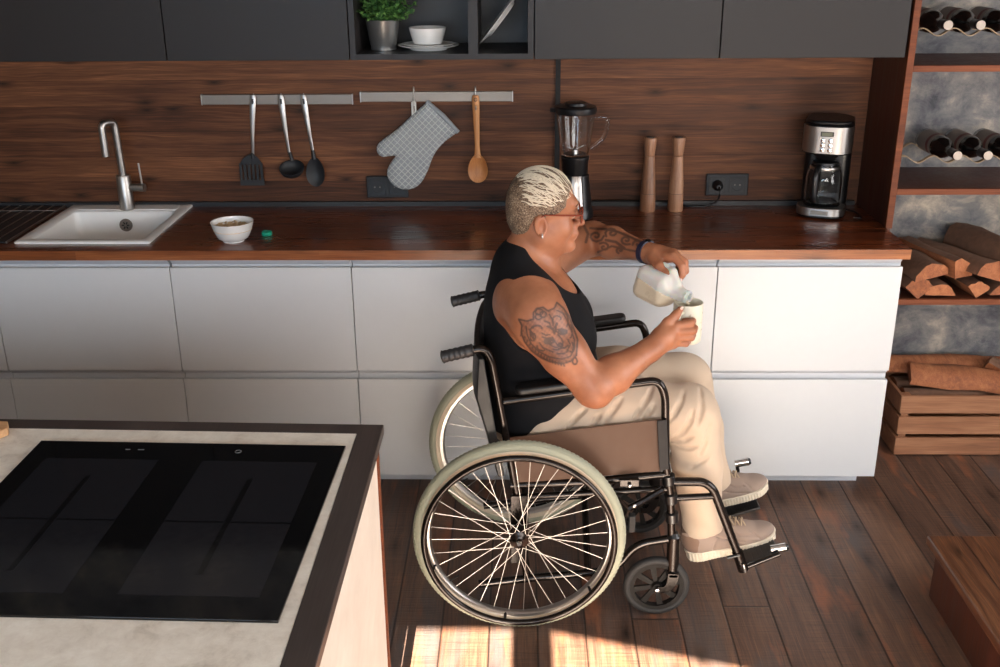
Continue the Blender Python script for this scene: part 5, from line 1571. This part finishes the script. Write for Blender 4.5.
# hems: cut square to the shin
def hemcut(kn, an, y0, y1, z0):
    d = np.array(an)-np.array(kn); d /= np.linalg.norm(d); p = np.array(an)+d*z0
    fn = lambda X, Y, Z: np.where((Y > y0) & (Y < y1) & (X > -.3), -((X-p[0])*d[0]+(Y-p[1])*d[1]+(Z-p[2])*d[2]), .5)
    Fp.op(fn, (-.3, y0, .1), (.1, y1, .35), k=.003, mode='s')
hemcut(NK, NA, -.70, -.477, .008); hemcut(FK, FA, -.477, -.25, .008)
for kn, an in ((NK, NA), (FK, FA)):
    d = np.array(an)-np.array(kn); d /= np.linalg.norm(d)
    Fp.op(*cone(np.array(an)-d*.004, np.array(an)+d*.08, .046, .050), k=.002, mode='s')
tr_ = fobj('trousers', Fp, M['pants'], per)
ob('side_seam', MB().tube([(-.40, -.6755, .60), (-.30, -.6760, .605)], .0008, 4), M['pants'], tr_) if False else None

# hair shell
Fh = Field(tuple(HO-.13), tuple(HO+np.array((.13, .12, .20))), .0026)
he_ = lambda c, r, k: Fh.op(*ellip(HPt(*c), r, HR), k=k)
he_((.002, 0, .087), (.093, .081, .086), .02); he_((-.026, 0, .045), (.064, .069, .076), .02); he_((.030, 0, .084), (.057, .066, .062), .02)
hl_ = np.array([(.115,.20),(.100,.152),(.080,.124),(.066,.104),(.060,.080),(.046,.066),(.030,.060),(.012,.058),(.006,.048),(-.004,.062),(-.022,.052),(-.030,.030),(-.034,.010),(-.050,-.012),(-.075,-.022),(-.13,-.024),(-.16,.0),(-.16,.24),(.115,.24)])
def hcut(X, Y, Z):
    x, y, z = X-HO[0], Y-HO[1], Z-HO[2]
    u = x*hf[0]+y*hf[1]+z*hf[2]; v = x*hu[0]+y*hu[1]+z*hu[2]; w_ = x*hl[0]+y*hl[1]+z*hl[2]
    u = u+.10*np.clip(np.abs(w_)-.0, 0, 1)*0
    return poly_sdf(hl_, u, v)
Fh.op(hcut, tuple(HO-.2), tuple(HO+.25), k=.006, mode='i')
g3 = np.meshgrid(*[Fh.lo[i]+Fh.h*np.arange(Fh.n[i], dtype=np.float32) for i in range(3)], indexing='ij')
Fh.a += (.0016*vnoise(*g3, 260, 2)).astype(np.float32)
hair = fobj('hair', Fh, M['hair'], per, relax=0)
tag(hair, 'short bleached blonde hair, darker at the sides')
def head_r(d):
    lo, hi = .04, .16
    cs_ = [((.002, 0, .087), (.093, .081, .086)), ((-.026, 0, .045), (.064, .069, .076)), ((.030, 0, .084), (.057, .066, .062))]
    best = 0
    for c, r in cs_:
        o = np.array((0, 0, .07))-np.array(c); r = np.array(r); A = ((d/r)**2).sum(); B = 2*(o*d/r**2).sum(); C_ = ((o/r)**2).sum()-1
        D_ = B*B-4*A*C_
        if D_ > 0: best = max(best, (-B+math.sqrt(D_))/2/A)
    return best
sm_ = MB(); rs_ = random.Random(11)
for k in range(140):
    ph0 = -1.3+2.6*k/139+rs_.uniform(-.012, .012); clump = math.sin(k*.9)*.05
    t0 = rs_.uniform(-.75, -.45) if k % 3 else rs_.uniform(-.35, .3); t1 = t0+rs_.uniform(.55, 1.15); t1 = min(t1, 1.02-.25*abs(ph0))
    pth = []; rr_ = []
    n = 12; wv = rs_.uniform(0, 6)
    if t1-t0 < .2: continue
    for j in range(n+1):
        f = j/n; th = t0+(t1-t0)*f; ph = ph0-.50*f*math.cos(ph0)+clump*math.sin(f*5+wv)+.03*math.sin(f*9+wv)
        d = np.array((math.sin(th), math.cos(th)*math.sin(ph), math.cos(th)*math.cos(ph)))
        rad = head_r(d)+.0004+.0022*math.sin(PI*min(1, f*1.2))*max(0, math.cos(ph))
        q = np.array((0, 0, .07))+d*rad
        if q[2] < .072+max(0, q[0])*.45: continue
        pth.append(HPt(*q)); rr_.append(.00115*(1-.5*f)+.0002)
    if len(pth) > 3: sm_.tube(pth, rr_, 5)
s_o = ob('combed_strands', sm_, M['strand'], hair, flip=False); tag(s_o, 'pale blonde combed strands on top', kind='stuff')

# eyes, brows, glasses, ear ring
for s_ in (-1, 1):
    e_ = ob('eye', MB().ell(HPt(.0865, s_*.030, .0535), (.0112, .0112, .0112), 20, 14), M['eye'], per)
    ob('iris', MB().ell(HPt(.0935, s_*.030, .0505), (.0048, .0048, .0048), 12, 8), M['blackp'], e_)
    ob('eyebrow', MB().tube([HPt(.092, s_*.046, .078), HPt(.1005, s_*.034, .086), HPt(.1050, s_*.016, .083)], [.0012, .0022, .0018], 6), M['bark'], per)
gl = MB()
for s_ in (-1, 1):
    c = (.1155, s_*.033, .053); pth = []
    for k in range(28):
        a = 2*PI*k/28; sx = math.copysign(abs(math.cos(a))**.8, math.cos(a)); sz = math.copysign(abs(math.sin(a))**.85, math.sin(a))
        pth.append(HPt(c[0]-abs(s_*.033+sx*.024)*.10, c[1]+sx*.0245, c[2]+sz*.0205))
    gl.tube(pth, .0024, 8, closed=True)
gl.tube([HPt(.114, -.010, .058), HPt(.117, 0, .061), HPt(.114, .010, .058)], .0022, 8)
g_o = ob('glasses', gl, M['glassf'], per); tag(g_o, 'brown tortoiseshell glasses')
for s_ in (-1, 1):
    ob('temple', MB().tube([HPt(.1085, s_*.059, .060), HPt(.104, s_*.068, .060), HPt(.05, s_*.0745, .060), HPt(.005, s_*.080, .061), HPt(-.012, s_*.083, .052), HPt(-.024, s_*.080, .032)], [.0026, .0028, .0024, .0022, .002, .0018], 8), M['glassf'], g_o)
    ob('lens', MB().prism([(.0235*math.copysign(abs(math.cos(a))**.8, math.cos(a)), .0195*math.copysign(abs(math.sin(a))**.85, math.sin(a))) for a in [2*PI*k/24 for k in range(24)]], -.0004, .0004, 'x'), M['glass'], g_o) if False else None
    c = (.1155, s_*.033, .053); vs = [HPt(c[0]-.0033, c[1], c[2])]
    for k in range(24):
        a = 2*PI*k/24; sx = math.copysign(abs(math.cos(a))**.8, math.cos(a)); sz = math.copysign(abs(math.sin(a))**.85, math.sin(a))
        vs.append(HPt(c[0]-abs(s_*.033+sx*.024)*.10, c[1]+sx*.0240, c[2]+sz*.020))
    vs2 = [v-hf*.0012 for v in vs]
    fs = [(0, 1+k, 1+(k+1) % 24) for k in range(24)]+[(25, 26+(k+1) % 24, 26+k) for k in range(24)]+[(1+k, 26+k, 26+(k+1) % 24, 1+(k+1) % 24) for k in range(24)]
    ob('lens', MB().add(vs+vs2, fs), M['glass'], g_o)
er_ = ob('earring', MB().torus((0, 0, 0), .0048, .0015, 'x', 24, 8), M['ring'], per, origin=(0, 0, 0)) if False else None
q = HPt(.001, -.083, .0035); ob('earring', MB().torus(tuple(q), .0052, .0016, 'x', 24, 8, .0022), M['ring'], per)
# wrist band on the far arm
a_ = Vector(E2); b_ = Vector(W2); dd = (b_-a_).normalized(); c = a_.lerp(b_, 1.0)
xf = Matrix.Translation(c) @ dd.to_track_quat('Z', 'Y').to_matrix().to_4x4()
wb = ob('wristband', MB(xf).lathe([(.0300, -.010), (.0350, -.009), (.0350, .009), (.0300, .010), (.0280, .0), (.0300, -.010)], (0, 0, 0), n=36), M['band'], per); tag(wb, 'navy blue wristband tracker')
scr = (c + Vector((.006, -.010, .034))); ob('tracker_face', MB().ell(c+Vector((.004, .004, .0350)), (.010, .013, .0035), 16, 8), M['bandx'], wb)
# finger nails seen in the photo
ob('thumb_nail', MB().ell((-.2005, -.546, .893), (.0045, .004, .0065), 12, 8, Euler((0, R(30), 0)).to_matrix()), M['nail'], per)
ob('thumb_nail', MB().ell((-.2125, -.4530, .943), (.0055, .004, .0065), 12, 8, Euler((0, R(40), 0)).to_matrix()), M['nail'], per)
ob('finger_nail', MB().ell((-.1885, -.4345, .940), (.0045, .004, .006), 12, 8), M['nail'], per)

# shoes
def shoe(o, yaw, pitch, label):
    Rm = (Matrix.Rotation(R(yaw), 3, 'Z') @ Matrix.Rotation(R(-pitch), 3, 'Y')); Q = np.array(Rm); o = np.array(o)
    def SP(x, y, z): return o+Q@np.array((x, y, z))
    lo = np.min([SP(a, b, c) for a in (-.01, .30) for b in (-.06, .06) for c in (-.02, .15)], 0)-.01; hi = np.max([SP(a, b, c) for a in (-.01, .30) for b in (-.06, .06) for c in (-.02, .15)], 0)+.01
    f = Field(lo, hi, .0022)
    E_ = lambda c, r, k=.02, m='u': f.op(*ellip(SP(*c), r, Q), k=k, mode=m)
    E_((.050, 0, .055), (.048, .036, .045)); E_((.090, 0, .050), (.060, .040, .040)); E_((.150, 0, .040), (.070, .044, .034)); E_((.205, -.002, .034), (.068, .044, .028), .02)
    f.op(*cone(SP(.045, 0, .06), SP(.042, 0, .098), .040, .040), k=.02)
    f.op(*cone(SP(.085, 0, .080), SP(.180, 0, .050), .032, .027), k=.02)
    f.op(*cone(SP(.040, 0, .078), SP(.036, 0, .16), .034, .036), k=.004, mode='s')
    f.op(lambda X, Y, Z: ((X-o[0])*Q[0, 2]+(Y-o[1])*Q[1, 2]+(Z-o[2])*Q[2, 2]-.020)*-1, lo, hi, k=.002, mode='i')
    for sg in (-1, 1):
        for L_ in (((.055, .108), (.085, .092), (.100, .070), (.085, .045), (.080, .028)), ((.112, .100), (.135, .078), (.165, .058), (.200, .050)), ((.100, .070), (.140, .050), (.180, .036), (.205, .030)), ((.200, .062), (.212, .045), (.222, .030))):
            pts_ = []
            for i in range(len(L_)-1):
                for t_ in np.linspace(0, 1, 6):
                    x_ = L_[i][0]*(1-t_)+L_[i+1][0]*t_; z_ = L_[i][1]*(1-t_)+L_[i+1][1]*t_
                    for y_ in np.arange(.062, 0, -.0015):
                        w_ = SP(x_, sg*y_, z_); ii = np.round((w_-f.lo)/f.h).astype(int)
                        if (ii >= 0).all() and (ii < f.n).all() and f.a[ii[0], ii[1], ii[2]] < 0: pts_.append(w_); break
            if len(pts_) > 3: polyline(f, pts_, [.0018]*len(pts_), .003, 's')
    so = fobj('shoe', f, M['shoe'], per); tag(so, label)
    g = Field(lo, hi, .0020)
    def soled(X, Y, Z):
        x, y, z = X-o[0], Y-o[1], Z-o[2]
        u = x*Q[0,0]+y*Q[1,0]+z*Q[2,0]; v = x*Q[0,1]+y*Q[1,1]+z*Q[2,1]; w_ = x*Q[0,2]+y*Q[1,2]+z*Q[2,2]
        hw = .038+.010*np.clip((u-.08)/.10, 0, 1)
        e = np.sqrt(np.clip(np.abs(u-.138)-.090, 0, None)**2+(v*(.048/hw))**2)-.048
        rib = .0034*np.abs(np.sin(u*PI/.0092)); top = .026+.010*np.exp(-((u-.02)/.05)**2)+.006*np.clip((u-.22)/.05, 0, 1); bot = -.002+.012*np.clip((u-.19)/.09, 0, 1)**2
        e = e+rib*np.clip((top-.004-w_)/.004, 0, 1)
        return smax(smax(e, w_-top, .006), bot-w_, .006)
    g.op(soled, lo, hi, k=0)
    fobj('sole', g, M['sole'], so, relax=0)
    m = MB()
    for k in range(5):
        x = .112+k*.0165; z = .116-k*.0068; wd = .022-.001*k
        m.tube([SP(x, -wd, z-.012), SP(x+.004, -wd*.5, z-.001), SP(x+.010, wd*.5, z-.003), SP(x+.012, wd, z-.016)], .0021, 6)
        m.tube([SP(x+.012, -wd, z-.016), SP(x+.008, -wd*.5, z-.003), SP(x+.002, wd*.5, z-.001), SP(x, wd, z-.012)], .0021, 6)
    for q_ in (-1, 1):
        lp_ = [SP(.114, 0, .116), SP(.120, q_*.018, .132), SP(.142, q_*.034, .122), SP(.146, q_*.026, .104), SP(.122, q_*.006, .112)]
        m.tube(bez(lp_, .012, 4), .0019, 6)
        m.tube(bez([SP(.116, 0, .115), SP(.13, q_*.024, .112), SP(.152, q_*.038, .086)], .012, 4), .0019, 6)
    ob('laces', m, M['lace'], so)
    hc_ = MB(); 
    g2 = Field(lo, hi, .0026)
    for (c, r) in (((.050, 0, .055), (.0485, .0368, .0458)),): g2.op(*ellip(SP(*c), r, Q), k=.02)
    g2.op(*cone(SP(.045, 0, .06), SP(.042, 0, .085), .0405, .0405), k=.02)
    g2.op(*cone(SP(.055, 0, .03), SP(.052, 0, .16), .0385, .0385), k=.004, mode='s')
    g2.op(lambda X, Y, Z: ((X-o[0])*Q[0, 0]+(Y-o[1])*Q[1, 0]+(Z-o[2])*Q[2, 0]-.060), lo, hi, k=.004, mode='i')
    g2.op(lambda X, Y, Z: ((X-o[0])*Q[0, 2]+(Y-o[1])*Q[1, 2]+(Z-o[2])*Q[2, 2]-.026)*-1, lo, hi, k=.002, mode='i')
    fobj('heel_counter', g2, M['shoed'], so)
shoe((-.148, -.585, .112), 3, 15, 'taupe laced shoe nearer the camera')
shoe((-.125, -.375, .150), 2, 17, 'taupe laced shoe nearer the cabinets')

# ------------------------------------------------------------------ light
wd_ = bpy.data.worlds.new('World'); sc.world = wd_; wd_.use_nodes = True
nt = wd_.node_tree; bg = nt.nodes['Background']; bg.inputs[0].default_value = (.62, .75, 1, 1); bg.inputs[1].default_value = .9
def light(name, ty, loc, rot, energy, color, **k):
    l = bpy.data.lights.new(name, ty); l.energy = energy; l.color = color
    for a, v in k.items(): setattr(l, a, v)
    o = bpy.data.objects.new(name, l); col.objects.link(o); o.location = loc; o.rotation_euler = [R(x) for x in rot]; return o
light('sun', 'SUN', (0, -8, 5), (90-27, 0, 0), 115.0, (1, .86, .70), angle=R(.25))
light('window_daylight', 'AREA', (.68, -5.05, 1.65), (84, 0, 0), 94, (1, .95, .90), shape='RECTANGLE', size=2.4, size_y=.9)
light('window_daylight', 'AREA', (-1.8, -5.05, 1.7), (84, 0, 0), 55, (.62, .81, 1), shape='RECTANGLE', size=2.2, size_y=1.0)
light('window_daylight', 'AREA', (2.77, -1.85, 1.55), (90, 0, 90), 98, (1, .96, .93), shape='RECTANGLE', size=2.6, size_y=1.6)  # added side light for the face, at the added right wall window

# ------------------------------------------------------------------ camera
cam = bpy.data.cameras.new('camera'); co = bpy.data.objects.new('camera', cam); col.objects.link(co)
f_, p_, y_, r_, cx, cy, cz = 1049.8218, .3710, .0204, -.0073, -.6459, -3.2787, 1.8822
fw = Vector((-math.sin(y_)*math.cos(p_), math.cos(y_)*math.cos(p_), -math.sin(p_)))
r1 = Vector((math.cos(y_), math.sin(y_), 0)); u1 = r1.cross(fw)
r2 = r1*math.cos(r_)+u1*math.sin(r_); u2 = -r1*math.sin(r_)+u1*math.cos(r_)
co.matrix_world = Matrix.Translation((cx, cy, cz)) @ Matrix((r2, u2, -fw)).transposed().to_4x4()
cam.sensor_width = 36; cam.lens = f_*36/1000; cam.clip_start = .05
sc.camera = co
sc.view_settings.view_transform = 'Standard'; sc.view_settings.look = 'None'; sc.view_settings.gamma = 1; sc.view_settings.exposure = 0
sc.view_settings.use_curve_mapping = False
